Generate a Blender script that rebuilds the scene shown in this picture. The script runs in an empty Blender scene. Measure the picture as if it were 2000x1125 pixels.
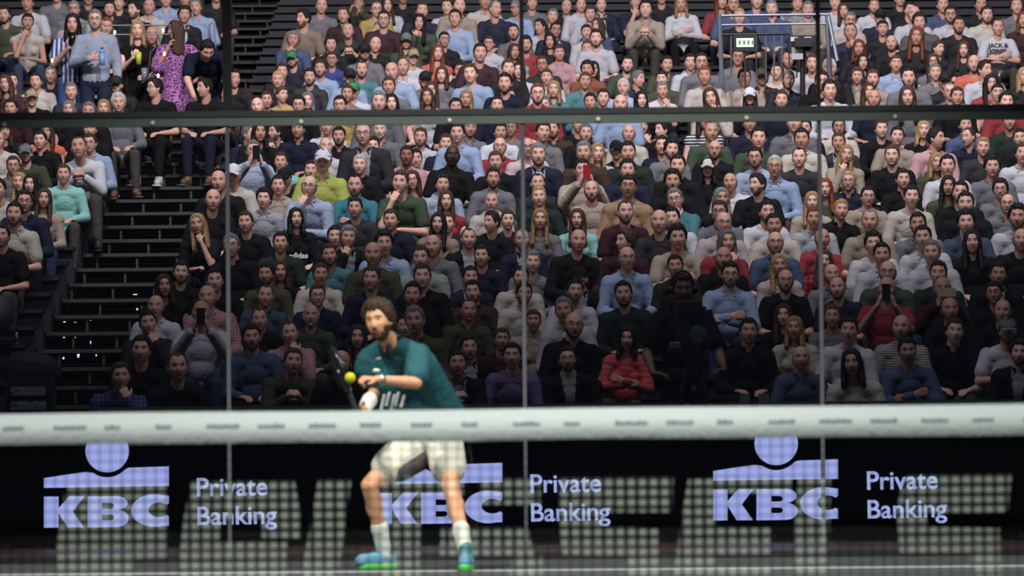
import bpy, math, random, re
import numpy as np
from mathutils import Vector, Matrix, Euler, noise
R = math.radians
SC = bpy.context.scene
COL = SC.collection
random.seed(7)

# ------------------------------------------------------------------ camera
F = 9200.0
CAM_H = 0.705
cam = bpy.data.cameras.new('camera')
camo = bpy.data.objects.new('camera', cam); COL.objects.link(camo)
cam.sensor_width = 36.0; cam.lens = F/2000*36; cam.clip_end = 300; cam.clip_start = .1
camo.location = (0, 0, CAM_H)
CR = (Matrix.Rotation(R(90)+math.atan(325.5/F), 3, 'X') @ Matrix.Rotation(R(-0.5), 3, 'Z'))
camo.rotation_euler = CR.to_euler()
cam.dof.use_dof = True; cam.dof.focus_distance = 47; cam.dof.aperture_fstop = 3.5
SC.camera = camo

def P(px, py, Y):
    """the point at depth Y that the photograph shows at (px, py)"""
    d = CR @ Vector(((px-1000)/F, -(py-562.5)/F, -1))
    return Vector((0, 0, CAM_H)) + d*(Y/d.y)

# ------------------------------------------------------------------ world, light, exposure
w = bpy.data.worlds.new('world'); SC.world = w; w.use_nodes = True
w.node_tree.nodes['Background'].inputs[0].default_value = (.55, .62, .95, 1)
w.node_tree.nodes['Background'].inputs[1].default_value = .035
SC.view_settings.view_transform = 'Standard'; SC.view_settings.look = 'None'
SC.view_settings.exposure = 0; SC.view_settings.gamma = 1; SC.view_settings.use_curve_mapping = False

def area(name, loc, target, size, power, color):
    l = bpy.data.lights.new(name, 'AREA'); l.shape = 'RECTANGLE'; l.size = size[0]; l.size_y = size[1]
    l.energy = power; l.color = color
    o = bpy.data.objects.new(name, l); COL.objects.link(o); o.location = loc
    o.rotation_euler = (Vector(target)-Vector(loc)).to_track_quat('-Z', 'Y').to_euler()
    return o
def spot(name, loc, target, ang, blend, power, color, rad=.4):
    l = bpy.data.lights.new(name, 'SPOT'); l.spot_size = R(ang); l.spot_blend = blend
    l.energy = power; l.color = color; l.shadow_soft_size = rad
    o = bpy.data.objects.new(name, l); COL.objects.link(o); o.location = loc
    o.rotation_euler = (Vector(target)-Vector(loc)).to_track_quat('-Z', 'Y').to_euler()
    return o
for k, x in enumerate((-8, 0, 8)):
    spot('stand_light', (x, 38, 18), (x*.9+1, 60, 6.0), 104, 1.0, (6000, 10000, 10800)[k], (.98, .93, 1.0), .6)
area('truss_light', (0, 36.2, 9.5), (0, 42.5, 1), (14, .8), 250, (.95, .9, 1))
for x in (-4, 4):
    spot('court_light', (x, 25, 8), (x*.1, 29.2, .4), 60, .8, 3000, (1, .96, .88), .3)
    spot('net_light', (x, 15, 5.5), (x*.4, 21.8, .6), 50, .8, 2100, (.95, 1, .95), .3)
# ------------------------------------------------------------------ helpers
def lin(c):
    return tuple(((v/255)/12.92 if v/255 <= .04045 else ((v/255+.055)/1.055)**2.4) for v in c)
def newmat(name, color=(.5, .5, .5), rough=.6, metal=0, spec=.5, emit=None, es=1, bump=0, bscale=20, objcol=False, mult=1, alpha=None):
    m = bpy.data.materials.new(name); m.use_nodes = True
    nt = m.node_tree; b = nt.nodes['Principled BSDF']
    b.inputs['Base Color'].default_value = (*color, 1); b.inputs['Roughness'].default_value = rough
    b.inputs['Metallic'].default_value = metal; b.inputs['Specular IOR Level'].default_value = spec
    if emit: b.inputs['Emission Color'].default_value = (*emit, 1); b.inputs['Emission Strength'].default_value = es
    if objcol:
        oi = nt.nodes.new('ShaderNodeObjectInfo')
        mx = nt.nodes.new('ShaderNodeMix'); mx.data_type = 'RGBA'; mx.blend_type = 'MULTIPLY'; mx.inputs[0].default_value = 1
        nt.links.new(oi.outputs['Color'], mx.inputs[6]); mx.inputs[7].default_value = (*((mult,)*3 if not hasattr(mult, '__len__') else mult), 1)
        nt.links.new(mx.outputs[2], b.inputs['Base Color'])
    if bump:
        tc = nt.nodes.new('ShaderNodeTexCoord'); n = nt.nodes.new('ShaderNodeTexNoise'); n.inputs['Scale'].default_value = bscale
        n.inputs['Detail'].default_value = 3; n.inputs['Distortion'].default_value = .8
        bp = nt.nodes.new('ShaderNodeBump'); bp.inputs['Strength'].default_value = bump; bp.inputs['Distance'].default_value = .03
        nt.links.new(tc.outputs['Object'], n.inputs['Vector']); nt.links.new(n.outputs[0], bp.inputs['Height'])
        nt.links.new(bp.outputs[0], b.inputs['Normal'])
    return m
def pattern_mat(name, c1, c2, scale, axis='Z', plaid=False, duty=.5):
    m = newmat(name, (1, 1, 1), .85, bump=.5, bscale=14); nt = m.node_tree; b = nt.nodes['Principled BSDF']
    tc = nt.nodes.new('ShaderNodeTexCoord')
    outs = []
    for ax in ((axis,) if not plaid else ('Z', 'X')):
        wv = nt.nodes.new('ShaderNodeTexWave'); wv.bands_direction = ax; wv.inputs['Scale'].default_value = scale
        nt.links.new(tc.outputs['Object'], wv.inputs['Vector'])
        cr = nt.nodes.new('ShaderNodeValToRGB'); cr.color_ramp.interpolation = 'CONSTANT'
        cr.color_ramp.elements[0].color = (*c1, 1); cr.color_ramp.elements[1].position = duty; cr.color_ramp.elements[1].color = (*c2, 1)
        nt.links.new(wv.outputs[0], cr.inputs[0]); outs.append(cr.outputs[0])
    if plaid:
        mx = nt.nodes.new('ShaderNodeMix'); mx.data_type = 'RGBA'; mx.inputs[0].default_value = .5
        nt.links.new(outs[0], mx.inputs[6]); nt.links.new(outs[1], mx.inputs[7]); nt.links.new(mx.outputs[2], b.inputs['Base Color'])
    else: nt.links.new(outs[0], b.inputs['Base Color'])
    return m
def obj(name, me, parent=None, mats=()):
    o = bpy.data.objects.new(name, me); COL.objects.link(o)
    if parent: o.parent = parent
    for m in mats: me.materials.append(m)
    return o
def tag(o, label=None, cat=None, group=None, kind=None):
    for k, v in (('label', label), ('category', cat), ('group', group), ('kind', kind)):
        if v: o[k] = v
    return o
class MB:
    """collects shapes; build() links them as one mesh object"""
    def __init__(s): s.v = []; s.f = []; s.mi = []; s.cur = 0
    def add(s, v, f):
        n = len(s.v); s.v += [tuple(x) for x in v]; s.f += [tuple(i+n for i in q) for q in f]; s.mi += [s.cur]*len(f); return s
    def box(s, a, b, M=None):
        x0, y0, z0 = a; x1, y1, z1 = b
        v = [Vector(p) for p in ((x0,y0,z0),(x1,y0,z0),(x1,y1,z0),(x0,y1,z0),(x0,y0,z1),(x1,y0,z1),(x1,y1,z1),(x0,y1,z1))]
        if M: v = [M @ p for p in v]
        return s.add(v, [(3,2,1,0),(4,5,6,7),(0,1,5,4),(1,2,6,5),(2,3,7,6),(3,0,4,7)])
    def cap(s, p0, p1, r0, r1=None, n=12, fl=1.0, side=None):
        """tapered capsule; fl flattens it along the axis 'side'"""
        p0 = Vector(p0); p1 = Vector(p1); r1 = r0 if r1 is None else r1
        d = p1-p0; L = d.length or 1e-6; d = d/L if L > 1e-5 else Vector((0,0,1))
        a = Vector(side) if side else (Vector((1,0,0)) if abs(d.x) < .8 else Vector((0,1,0)))
        a = (a-d*a.dot(d)).normalized(); b = d.cross(a)
        rings = []
        for k in (85, 60, 30, 0): rings.append((p0-d*r0*math.sin(R(k)), r0*math.cos(R(k))))
        for k in (0, 30, 60, 85): rings.append((p1+d*r1*math.sin(R(k)), r1*math.cos(R(k))))
        v = [c+(a*math.cos(2*math.pi*i/n)*fl+b*math.sin(2*math.pi*i/n))*r for c, r in rings for i in range(n)]
        f = [(j*n+i, j*n+(i+1) % n, (j+1)*n+(i+1) % n, (j+1)*n+i) for j in range(7) for i in range(n)]
        f += [tuple(range(n-1, -1, -1)), tuple(7*n+i for i in range(n))]
        return s.add(v, f)
    def cyl(s, p0, p1, r0, r1=None, n=12):
        p0 = Vector(p0); p1 = Vector(p1); r1 = r0 if r1 is None else r1
        d = (p1-p0).normalized(); a = Vector((1,0,0)) if abs(d.x) < .8 else Vector((0,1,0))
        a = (a-d*a.dot(d)).normalized(); b = d.cross(a)
        v = [c+(a*math.cos(2*math.pi*i/n)+b*math.sin(2*math.pi*i/n))*r for c, r in ((p0,r0),(p1,r1)) for i in range(n)]
        f = [(i, (i+1) % n, n+(i+1) % n, n+i) for i in range(n)]+[tuple(range(n-1,-1,-1)), tuple(n+i for i in range(n))]
        return s.add(v, f)
    def ell(s, c, r, M=None, n=18, m=12, fn=None):
        c = Vector(c); v = [c+(M @ Vector((0,0,-r[2])) if M else Vector((0,0,-r[2])))]
        for j in range(1, m):
            for i in range(n):
                t = -math.pi/2+math.pi*j/m; ph = 2*math.pi*i/n
                p = Vector((r[0]*math.cos(t)*math.cos(ph), r[1]*math.cos(t)*math.sin(ph), r[2]*math.sin(t)))
                if fn: p = fn(p)
                v.append(c+(M @ p if M else p))
        v.append(c+(M @ Vector((0,0,r[2])) if M else Vector((0,0,r[2]))))
        f = [(0, 1+(i+1) % n, 1+i) for i in range(n)]
        f += [(1+j*n+i, 1+j*n+(i+1) % n, 1+(j+1)*n+(i+1) % n, 1+(j+1)*n+i) for j in range(m-2) for i in range(n)]
        t = len(v)-1; f += [(t, 1+(m-2)*n+i, 1+(m-2)*n+(i+1) % n) for i in range(n)]
        return s.add(v, f)
    def tube(s, pts, r, n=8, closed=False):
        pts = [Vector(p) for p in pts]; N = len(pts); v = []; pa = None
        rr = r if hasattr(r, '__len__') else [r]*N
        for k in range(N):
            if closed: d = (pts[(k+1) % N]-pts[k-1]).normalized()
            else: d = (pts[min(k+1, N-1)]-pts[max(k-1, 0)]).normalized()
            a = pa if pa else (Vector((0,0,1)) if abs(d.z) < .9 else Vector((1,0,0)))
            a = (a-d*a.dot(d)).normalized(); pa = a; b = d.cross(a)
            v += [pts[k]+(a*math.cos(2*math.pi*i/n)+b*math.sin(2*math.pi*i/n))*rr[k] for i in range(n)]
        f = [(j*n+i, j*n+(i+1) % n, ((j+1) % N)*n+(i+1) % n, ((j+1) % N)*n+i) for j in range(N if closed else N-1) for i in range(n)]
        if not closed: f += [tuple(range(n-1,-1,-1)), tuple((N-1)*n+i for i in range(n))]
        return s.add(v, f)
    def mesh(s, name, smooth=True):
        me = bpy.data.meshes.new(name); me.from_pydata(s.v, [], s.f); me.update()
        if smooth: me.polygons.foreach_set('use_smooth', [True]*len(me.polygons))
        if any(s.mi): me.polygons.foreach_set('material_index', s.mi)
        return me
    def build(s, name, mat, parent=None, smooth=False):
        return obj(name, s.mesh(name, smooth), parent, mat if isinstance(mat, (list, tuple)) else [mat])
def union(mb, name, voxel, smooth=2, fac=.5):
    """one continuous skin around all the shapes in mb"""
    me = mb.mesh(name+'_src', False); o = bpy.data.objects.new('tmp', me); COL.objects.link(o)
    r = o.modifiers.new('r', 'REMESH'); r.mode = 'VOXEL'; r.voxel_size = voxel; r.use_smooth_shade = True
    if smooth: q = o.modifiers.new('s', 'SMOOTH'); q.factor = fac; q.iterations = smooth
    dg = bpy.context.evaluated_depsgraph_get(); dg.update()
    out = bpy.data.meshes.new_from_object(o.evaluated_get(dg)); out.name = name
    bpy.data.objects.remove(o); bpy.data.meshes.remove(me)
    out.polygons.foreach_set('use_smooth', [True]*len(out.polygons))
    return out
def arr(me):
    a = np.empty(len(me.vertices)*3); me.vertices.foreach_get('co', a); return a.reshape(-1, 3)
def fcent(me):
    a = np.empty(len(me.polygons)*3); me.polygons.foreach_get('center', a); return a.reshape(-1, 3)

# ------------------------------------------------------------------ heads, hair
def G(a, s): return math.exp(-(a/s)**2)
def headpt(d, k=1.0, female=False):
    """surface of the head along unit direction d (front is -Y)"""
    x, y, z = d
    p = Vector((x*.075, y*.094, z*.116))
    if y < 0: p.y = -(abs(y)**.78)*.087
    if z > 0: q = 1+.20*z*z; p.x *= q; p.y *= q; p.z *= .97
    if z < 0:
        t = -z; p.x *= 1-(.34 if female else .26)*t**1.6
        if y > 0: p.y *= 1-.5*t
    if y < .1:
        X, Z = abs(p.x), p.z; o = 0
        if Z > -.03: o += .021*G(p.x, .0115)*max(0, min(1, (.030-Z)/.05))
        else: o += .021*G(p.x, .0125)*G(Z+.03, .007)
        o -= .011*G(X-.031, .017)*G(Z-.012, .013)
        o += .006*G(Z-.034, .010)*G(X, .05)
        o += .007*G(p.x, .022)*G(Z+.055, .009)-.004*G(p.x, .024)*G(Z+.0555, .004)
        o += .004*G(X-.046, .018)*G(Z+.018, .02)
        o += .008*G(p.x, .02)*G(Z+.093, .014)-.003*G(p.x, .03)*G(Z+.073, .008)
        p.y -= o
    return p*k
def head_mb(mb, M, female=False):
    k = .95 if female else 1.0; n, m = 72, 56
    def fn(p):
        d = Vector((p.x, p.y, p.z)).normalized(); return headpt(d, k, female)
    mb.ell((0,0,0), (1,1,1), None, n, m, None)
    nv = 2+(m-1)*n; vs = mb.v[-nv:]
    mb.v[-nv:] = [tuple(M @ headpt(Vector(v).normalized(), k, female)) for v in vs]
    for sx in (-1, 1):   # ears
        mb.ell(M @ Vector((sx*.074*k, .008, -.004)), (.011, .020, .033), M.to_3x3() @ Matrix.Rotation(R(sx*18), 3, 'Z'), 10, 8)
def hair_style(st, female=False):
    """hair grown off the head surface inside a hairline; closed mesh in head space"""
    k = .95 if female else 1.0; mb = MB(); n, m = 56, 44
    mb.ell((0,0,0), (1,1,1), None, n, m)
    rnd = random.Random(st); off = Vector((rnd.random()*9, 0, 0)); out = []
    for v in mb.v:
        d = Vector(v).normalized(); x, y, z = d; az = abs(math.degrees(math.atan2(x, -y)))   # 0 front .. 180 back
        base = headpt(d, k, female)
        if st[0] in 'sc' or st[0] in 'kx':   hl = .64+.05*math.sin(az*.2+st.count('2')*2) if az < 44 else (.64-.62*min(1,(az-44)/30) if az < 74 else .02-.60*min(1,(az-74)/50))
        elif st[0] == 'r': hl = (.84-.12*G(az, 14)) if az < 55 else (.84-.9*min(1,(az-55)/27) if az < 82 else -.06-.5*min(1,(az-82)/50))
        elif st[0] == 'b': hl = 2 if az < 78 else None
        elif st[0] == 'l': hl = .68-.1*G(az-18, 12)*0 if az < 30 else .68-1.6*min(1,(az-30)/34)
        elif st[0] == 'u': hl = .56 if az < 40 else (.56-.5*min(1,(az-40)/38) if az < 78 else .0-.6*min(1,(az-78)/50))
        if st[0] == 'b': t = .006 if (az > 78 and -.55 < z < .32) else -.012
        else:
            e = (z-hl)*3.2; e = max(-.35, min(1, e))
            T = {'s': .012, 'c': .024, 'r': .006, 'l': .018, 'u': .010, 'k': .03, 'x': .02}[st[0]]
            nz = noise.noise(d*(7 if st[0] in 'ck' else 4)+off)*(.011 if st[0] in 'ck' else .005)+noise.noise(d*15+off)*.003
            t = -.012 if e <= 0 else min(1, e*2)*T*(.75+.45*max(0, z))+nz*min(1, e*2)
            if st[0] == 's' and az < 60 and z > .45: t += .006*e
        out.append(base+d*t)
    mb.v = [tuple(p) for p in out]
    if st[0] == 'l':
        L = .17 if st[1:2] == '2' else .26
        for sx in (-1, 1):
            mb.cap((sx*.070*k, .006, .02), (sx*.080*k, -.030, -L), .026, .022, 10, 1.5, (0,1,0))
            mb.cap((sx*.070*k, .030, .0), (sx*.085*k, .010, -L-.02), .030, .026, 10, 1.3, (0,1,0))
            mb.cap((sx*.052*k, .055, .01), (sx*.065*k, .055, -L-.01), .042, .034, 10)
        mb.cap((0, .075, .0), (0, .072, -L), .045, .03, 10)
    if st[0] == 'u':
        mb.ell((0, .085, .05 if st[1:2] == '2' else -.01), (.034, .034, .034))
    if st[0] == 'l':
        me = union(mb, 'hair_'+st, .008, 2)
    else: me = mb.mesh('hair_'+st)
    return me
def beard_mesh():
    mb = MB(); mb.ell((0,0,0), (1,1,1), None, 60, 48); out = []
    for v in mb.v:
        d = Vector(v).normalized(); b = headpt(d); az = abs(math.degrees(math.atan2(d.x, -d.y)))
        lim = -.035 if az > 52 else -.052-.0*az
        jaw = b.z < (-.058 if az < 50 else -.03) or (abs(b.x) < .03 and -.052 < b.z < -.036)
        mouth = abs(b.x) < .024 and -.066 < b.z < -.049
        mouth = mouth or (abs(b.x) > .018 and -.085 < b.z < -.030 and az < 30)
        on = jaw and az < 92 and not mouth
        out.append(b+d*(.004+.002*noise.noise(d*30) if on else -.012))
    mb.v = [tuple(p) for p in out]; return mb.mesh('beard')
def cap_mesh():
    mb = MB(); mb.ell((0,0,0), (1,1,1), None, 40, 30); out = []
    for v in mb.v:
        d = Vector(v).normalized(); b = headpt(d)
        out.append(Vector((b.x*1.16, b.y*1.13+.001, b.z*1.10+.008)) if d.z > .30 else b*.86)
    mb.v = [tuple(p) for p in out]
    v = []; f = []; n = 14                                       # the peak, a curved slab
    for lay in (0, -.005):
        for j in range(5):
            for i in range(n+1):
                a = R(-70+140*i/n); rr = .088+.015*j
                v.append((math.sin(a)*.082*(1 if j == 0 else 1-.03*j), -.05-math.cos(a)*.052-(.0165*j)*math.cos(a*.9), .045-.004*j-.014*(math.sin(a)**2)*(1+j*.3)+lay))
    N = 5*(n+1)
    for j in range(4):
        for i in range(n):
            q = (j*(n+1)+i, j*(n+1)+i+1, (j+1)*(n+1)+i+1, (j+1)*(n+1)+i)
            f += [q[::-1], tuple(t+N for t in q)]
    rim = [j*(n+1) for j in range(5)]+[4*(n+1)+i for i in range(1, n+1)]+[j*(n+1)+n for j in range(3, -1, -1)]
    f += [(rim[i], rim[i+1], rim[i+1]+N, rim[i]+N) for i in range(len(rim)-1)]
    mb.add(v, f); mb.ell((0, .005, .135), (.007, .007, .004), None, 8, 6)
    return mb.mesh('cap')
def glasses_mesh(up=False):
    mb = MB(); z0 = .012
    for sx in (-1, 1):
        pts = [(sx*.031+.021*math.cos(a)*(1.05), -.0935+.12*abs(sx*.031+.021*math.cos(a))**1.6, z0+.0165*math.sin(a)) for a in [2*math.pi*i/16 for i in range(16)]]
        mb.tube(pts, .0021, 6, True)
        mb.tube([(sx*.052, -.091, z0+.006), (sx*.074, -.05, z0+.004), (sx*.078, .01, z0)], .002, 6)
    mb.tube([(-.011, -.0945, z0+.004), (0, -.098, z0+.006), (.011, -.0945, z0+.004)], .002, 6)
    return mb.mesh('glasses')
# ------------------------------------------------------------------ the place: court, glass wall, board, grandstand
def D(n): return 43.86+.8*n
def Z(n): return 1.555+.1857*n
M_COURT = newmat('court_turf', (.055, .065, .066), .9, bump=.3, bscale=300)
M_WOOD = newmat('arena_floor', (.13, .065, .042), .5)
M_LINE = newmat('line_paint', (.75, .78, .7), .8)
M_DARK = newmat('black_steel', (.012, .013, .014), .5)
M_BEAM = newmat('beam_steel', (.16, .20, .18), .4, metal=.3)
M_BEAMD = newmat('beam_steel_dark', (.04, .045, .05), .5)
M_STEEL = newmat('galvanised_steel', (.30, .33, .40), .4, metal=.7)
M_TREAD = newmat('stair_tread', (.045, .042, .038), .7, bump=.2, bscale=30)
M_SLAT = newmat('stair_slat', (.045, .03, .024), .8)
M_DECK = newmat('stand_deck', (.007, .0065, .0065), .9, spec=.15)
M_SEAT = newmat('seat_plastic', (.010, .011, .016), .6)

s = MB(); s.box((-14, 12, -.2), (14, 31.7, 0)); tag(s.build('floor', M_COURT), kind='structure')
s = MB(); s.box((-16, 31.7, -.2), (16, 90, -.002)); tag(s.build('floor_arena', M_WOOD), kind='structure')
s = MB(); s.box((-14, 28.66, 0), (14, 28.71, .004)); tag(s.build('trim_court_line', M_LINE), kind='structure')
s = MB(); s.box((-30, 84, -.2), (30, 84.3, 22)); tag(s.build('wall_rear', M_DECK), kind='structure')

# glass back wall: panes 2 m wide, top beam, base rail, joints
m = bpy.data.materials.new('court_glass'); m.use_nodes = True; nt = m.node_tree; nt.nodes.clear()
ot = nt.nodes.new('ShaderNodeOutputMaterial'); mx = nt.nodes.new('ShaderNodeMixShader'); tr = nt.nodes.new('ShaderNodeBsdfTransparent')
gl = nt.nodes.new('ShaderNodeBsdfGlossy'); gl.inputs['Roughness'].default_value = .03; tr.inputs[0].default_value = (.965, .975, .97, 1)
mx.inputs[0].default_value = .05; nt.links.new(tr.outputs[0], mx.inputs[1]); nt.links.new(gl.outputs[0], mx.inputs[2]); nt.links.new(mx.outputs[0], ot.inputs[0])
M_GLASS = m
M_JOINT = newmat('joint_strip', (.085, .09, .11), .5)
M_BOLT = newmat('bolt_cap', (.85, .85, .6), .4)
wall = bpy.data.objects.new('wall_glass', None); COL.objects.link(wall); wall.location = (0, 31.7, 0); tag(wall, kind='structure')
XS = [-5.92, -3.91, -1.91, .08, 2.08, 4.08, 6.09]
for i in range(6):
    s = MB(); s.box((XS[i]+.004, -.006, .04), (XS[i+1]-.004, .006, 2.95)); tag(s.build('glass_pane', M_GLASS, wall), kind='structure')
for x in XS[1:-1]:
    s = MB(); s.box((x-.013, -.02, .04), (x+.013, .02, 2.95)); s.build('joint', M_JOINT, wall)
    ww = .03 if x < -1 and x > -3 else .014
    s = MB(); s.box((x-ww, .0, 3.02), (x+ww, .05, 4.2)); s.build('fence_post', M_DARK, wall)
s = MB(); s.box((-6, -.035, 2.935), (6, .03, 2.995)); s.build('top_beam', M_BEAM, wall)
s = MB(); s.box((-6, -.045, 2.995), (6, .03, 3.035)); s.build('beam_flange', M_BEAMD, wall)
s = MB(); s.box((-6, -.03, 0), (6, .03, .045)); s.build('base_rail', M_DARK, wall)
for k in range(-3, 5):
    x = -3.41+1.0*(k+3); s = MB(); s.ell((x, -.045, 2.957), (.016, .012, .016), None, 12, 8); s.build('bolt_cap', M_BOLT, wall, True)

# LED board with its lit marks
from mathutils.geometry import tessellate_polygon
def flat(name, polys, Y, depth, mat, parent, holes=()):
    import bmesh
    bm = bmesh.new()
    for pl in polys:
        vs = [bm.verts.new(P(x, y, Y)) for x, y in pl]
        for t in tessellate_polygon([[Vector((x, y, 0)) for x, y in pl]]): bm.faces.new([vs[i] for i in t])
    bmesh.ops.recalc_face_normals(bm, faces=bm.faces[:])
    r = bmesh.ops.extrude_face_region(bm, geom=bm.faces[:]); bmesh.ops.translate(bm, vec=(0, depth, 0), verts=[e for e in r['geom'] if isinstance(e, bmesh.types.BMVert)])
    bmesh.ops.recalc_face_normals(bm, faces=bm.faces[:])
    me = bpy.data.meshes.new(name); bm.to_mesh(me); bm.free(); return obj(name, me, parent, [mat])
M_LED = newmat('led_blue', (0, 0, 0), .6, emit=lin((168, 178, 246)), es=1.0)
M_LEDT = newmat('led_pale', (0, 0, 0), .6, emit=lin((176, 188, 246)), es=1.0)
M_PANEL = newmat('led_panel', (.0016, .0018, .002), .8, spec=.08)
board = bpy.data.objects.new('led_board', None); COL.objects.link(board); board.location = (0, 37.1, 0)
tag(board, 'long black advertising screen with lit pale blue marks, standing behind the glass', 'screen')
def child(o, root):
    o.parent = root; o.matrix_parent_inverse = root.matrix_world.inverted() if root.matrix_world != Matrix() else Matrix.Translation(root.location).inverted(); return o
s = MB(); s.box((-9, 37.0, .065), (9, 37.12, 1.05)); child(s.build('panel', M_PANEL), board)
for x in range(-8, 9, 2): s = MB(); s.box((x-.05, 37.03, 0), (x+.05, 37.3, .07)); child(s.build('foot', M_DARK), board)
def tp(x, y): return (x/3.2617, 780+y/3.2617)
def mark(dx, dy):
    def q(pts): return [(tp(x, y)[0]+dx, tp(x, y)[1]+dy) for x, y in pts]
    c = [(682+138*math.cos(R(a)), 328+137*math.sin(R(a))) for a in range(0, 360, 10)]
    bar = [(280, 502), (410, 482), (545, 463)]+[(682+170*math.cos(R(a)), 325+172*math.sin(R(a))) for a in range(128, 40, -8)]+[(800, 437), (1075, 427), (1075, 552), (280, 564)]
    K = [(280, 620), (372, 619), (372, 816), (280, 818)]
    K2 = [(362, 706), (440, 617), (538, 617), (463, 714)]; K3 = [(362, 706), (463, 714), (533, 815), (430, 816)]
    def arc(cx, cy, rx, ry, a0, a1, n=10): return [(cx+rx*math.cos(R(a0+(a1-a0)*i/n)), cy+ry*math.sin(R(a0+(a1-a0)*i/n))) for i in range(n+1)]
    B1 = [(557, 617)]+arc(740, 664, 72, 50, -90, 60)+[(557, 707), (557, 690), (650, 697)]
    Bs = [[(557, 617), (650, 617), (650, 815), (557, 816)],
          [(650, 617)]+arc(742, 660, 70, 44, -90, 85)+[(650, 715), (650, 697), (700, 697)]+arc(704, 679, 22, 18, 80, -80, 6)+[(650, 660)],
          [(650, 703)]+arc(745, 758, 74, 55, -90, 90)+[(650, 815), (650, 770), (700, 770)]+arc(704, 752, 22, 18, 80, -80, 6)+[(650, 735)]]
    C = [(1075, 614)]+arc(985, 708, 150, 104, -70, -290, 24)+[(1075, 805), (1075, 745)]+arc(1012, 704, 68, 46, 45, 315, 16)+[(1075, 660)]
    top_ = [(280, 502), (410, 482), (545, 463)]+[(682+160*math.cos(R(a)), 332+165*math.sin(R(a))) for a in range(124, 42, -8)]+[(818, 436), (1075, 427)]
    bars = [q([top_[i], top_[i+1], (top_[i+1][0], 552+(1075-top_[i+1][0])*.015), (top_[i][0], 552+(1075-top_[i][0])*.015)]) for i in range(len(top_)-1)]
    oa = [(1075, 614)]+arc(985, 708, 150, 104, -70, -290, 24)+[(1075, 805)]; ia = [(1075, 662)]+arc(1012, 704, 68, 46, -45, -315, 24)+[(1075, 745)]
    Cs = [q([oa[i], oa[i+1], ia[i+1], ia[i]]) for i in range(len(oa)-1)]
    return [q(c), q(K), q(K2), q(K3)]+[q(b) for b in Bs]+bars+Cs
for dx, dy in ((0, 0), (651.5, -7), (1307, -14)):
    child(flat('logo_mark', mark(dx, dy), 36.985, .014, M_LED, None), board)
def text(name, body, px, py, hpx, Y, mat, root, font_scale_x=1.0, align='LEFT', depth=.004, facing=None):
    cu = bpy.data.curves.new(name, 'FONT'); cu.body = body; cu.extrude = depth; cu.offset = .003
    s_ = F/Y; cu.size = hpx/s_; cu.align_x = align
    o = bpy.data.objects.new('t', cu); COL.objects.link(o)
    bpy.context.evaluated_depsgraph_get().update()
    me = bpy.data.meshes.new_from_object(o.evaluated_get(bpy.context.evaluated_depsgraph_get())); bpy.data.objects.remove(o)
    me.name = name; me.materials.clear(); t = obj(name, me, None, [mat]); t.location = P(px, py, Y)
    t.rotation_euler = (R(90), R(-.5), 0); t.scale = (font_scale_x, 1, 1)
    if root: child(t, root)
    return t
for dx, dy in ((0, 0), (651.5, -7), (1309, -13)):
    text('lettering', 'Private', 382+dx, 969+dy, 50.5, 36.985, M_LEDT, board, 1.0)
    text('lettering', 'Banking', 383+dx, 1025+dy, 50.5, 36.985, M_LEDT, board, 1.0)

# rail in front of the first row
rt = bpy.data.objects.new('front_rail', None); COL.objects.link(rt); rt.location = (0, 38.1, 0); tag(rt, 'long dark steel rail in front of the first row of seats', 'rail')
s = MB(); s.box((-3.35, -.02, 1.085), (9, .02, 1.115)); s.build('bar', M_BEAM, rt)
for x in (-3.2, -1.2, .3, 1.0, 2.8, 4.8, 6.5):
    s = MB(); s.box((x-.02, -.02, -.002), (x+.02, .02, 1.085)); s.build('post', M_DARK, rt)

# grandstand: deck rows, benches; the aisle stairs with open risers
gs = bpy.data.objects.new('grandstand', None); COL.objects.link(gs); tag(gs, 'dark stepped grandstand carrying the seated crowd', 'grandstand'); gs['kind'] = 'structure'
for nm, x0, x1 in (('deck_row', -3.3, 11), ('deck_row', -13, -4.5)):
    for n in range(-8, 36):
        s = MB(); s.box((x0, D(n), Z(n)-.06), (x1, D(n)+.82, Z(n))); s.box((x0, D(n)+.78, Z(n)), (x1, D(n)+.80, Z(n)+.13))
        s.build(nm, M_DECK, gs)
        s = MB(); s.box((x0, D(n)+.44, Z(n)+.36), (x1, D(n)+.76, Z(n)+.40))
        s.box((x0, D(n)+.50, Z(n)), (x1, D(n)+.54, Z(n)+.36)); s.build('bench', M_SEAT, gs)
st = bpy.data.objects.new('aisle_stairs', None); COL.objects.link(st); tag(st, 'open dark stairs climbing between the two seating blocks', 'stairs'); st['kind'] = 'structure'
def stairs(x0, x1, n0, n1, ph):
    for n in range(n0, n1):
        s = MB(); s.box((x0, D(n), Z(n)-.035), (x1, D(n)+.5, Z(n))); s.build('tread', M_TREAD, st)
        s = MB()
        for k in range(4): s.box((x0, D(n)+.10, Z(n)-.075-.035*k), (x1, D(n)+.11, Z(n)-.068-.035*k))
        s.build('slats', M_SLAT, st)
        s = MB()
        for k in range(-1, 4):
            x = x0+(.42*k+.14+(.06*n) % .42)
            if x0 < x < x1: s.box((x-.012, D(n)+.02, Z(n)-.16), (x+.012, D(n)+.05, Z(n)-.035))
        s.build('riser_posts', M_TREAD, st)
stairs(-4.5, -3.3, -8, 36, 0)
s = MB(); s.box((-4.52, D(-8), 0), (-4.48, D(-8)+.05, .2)); s.build('stringer', M_DARK, st)

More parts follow.
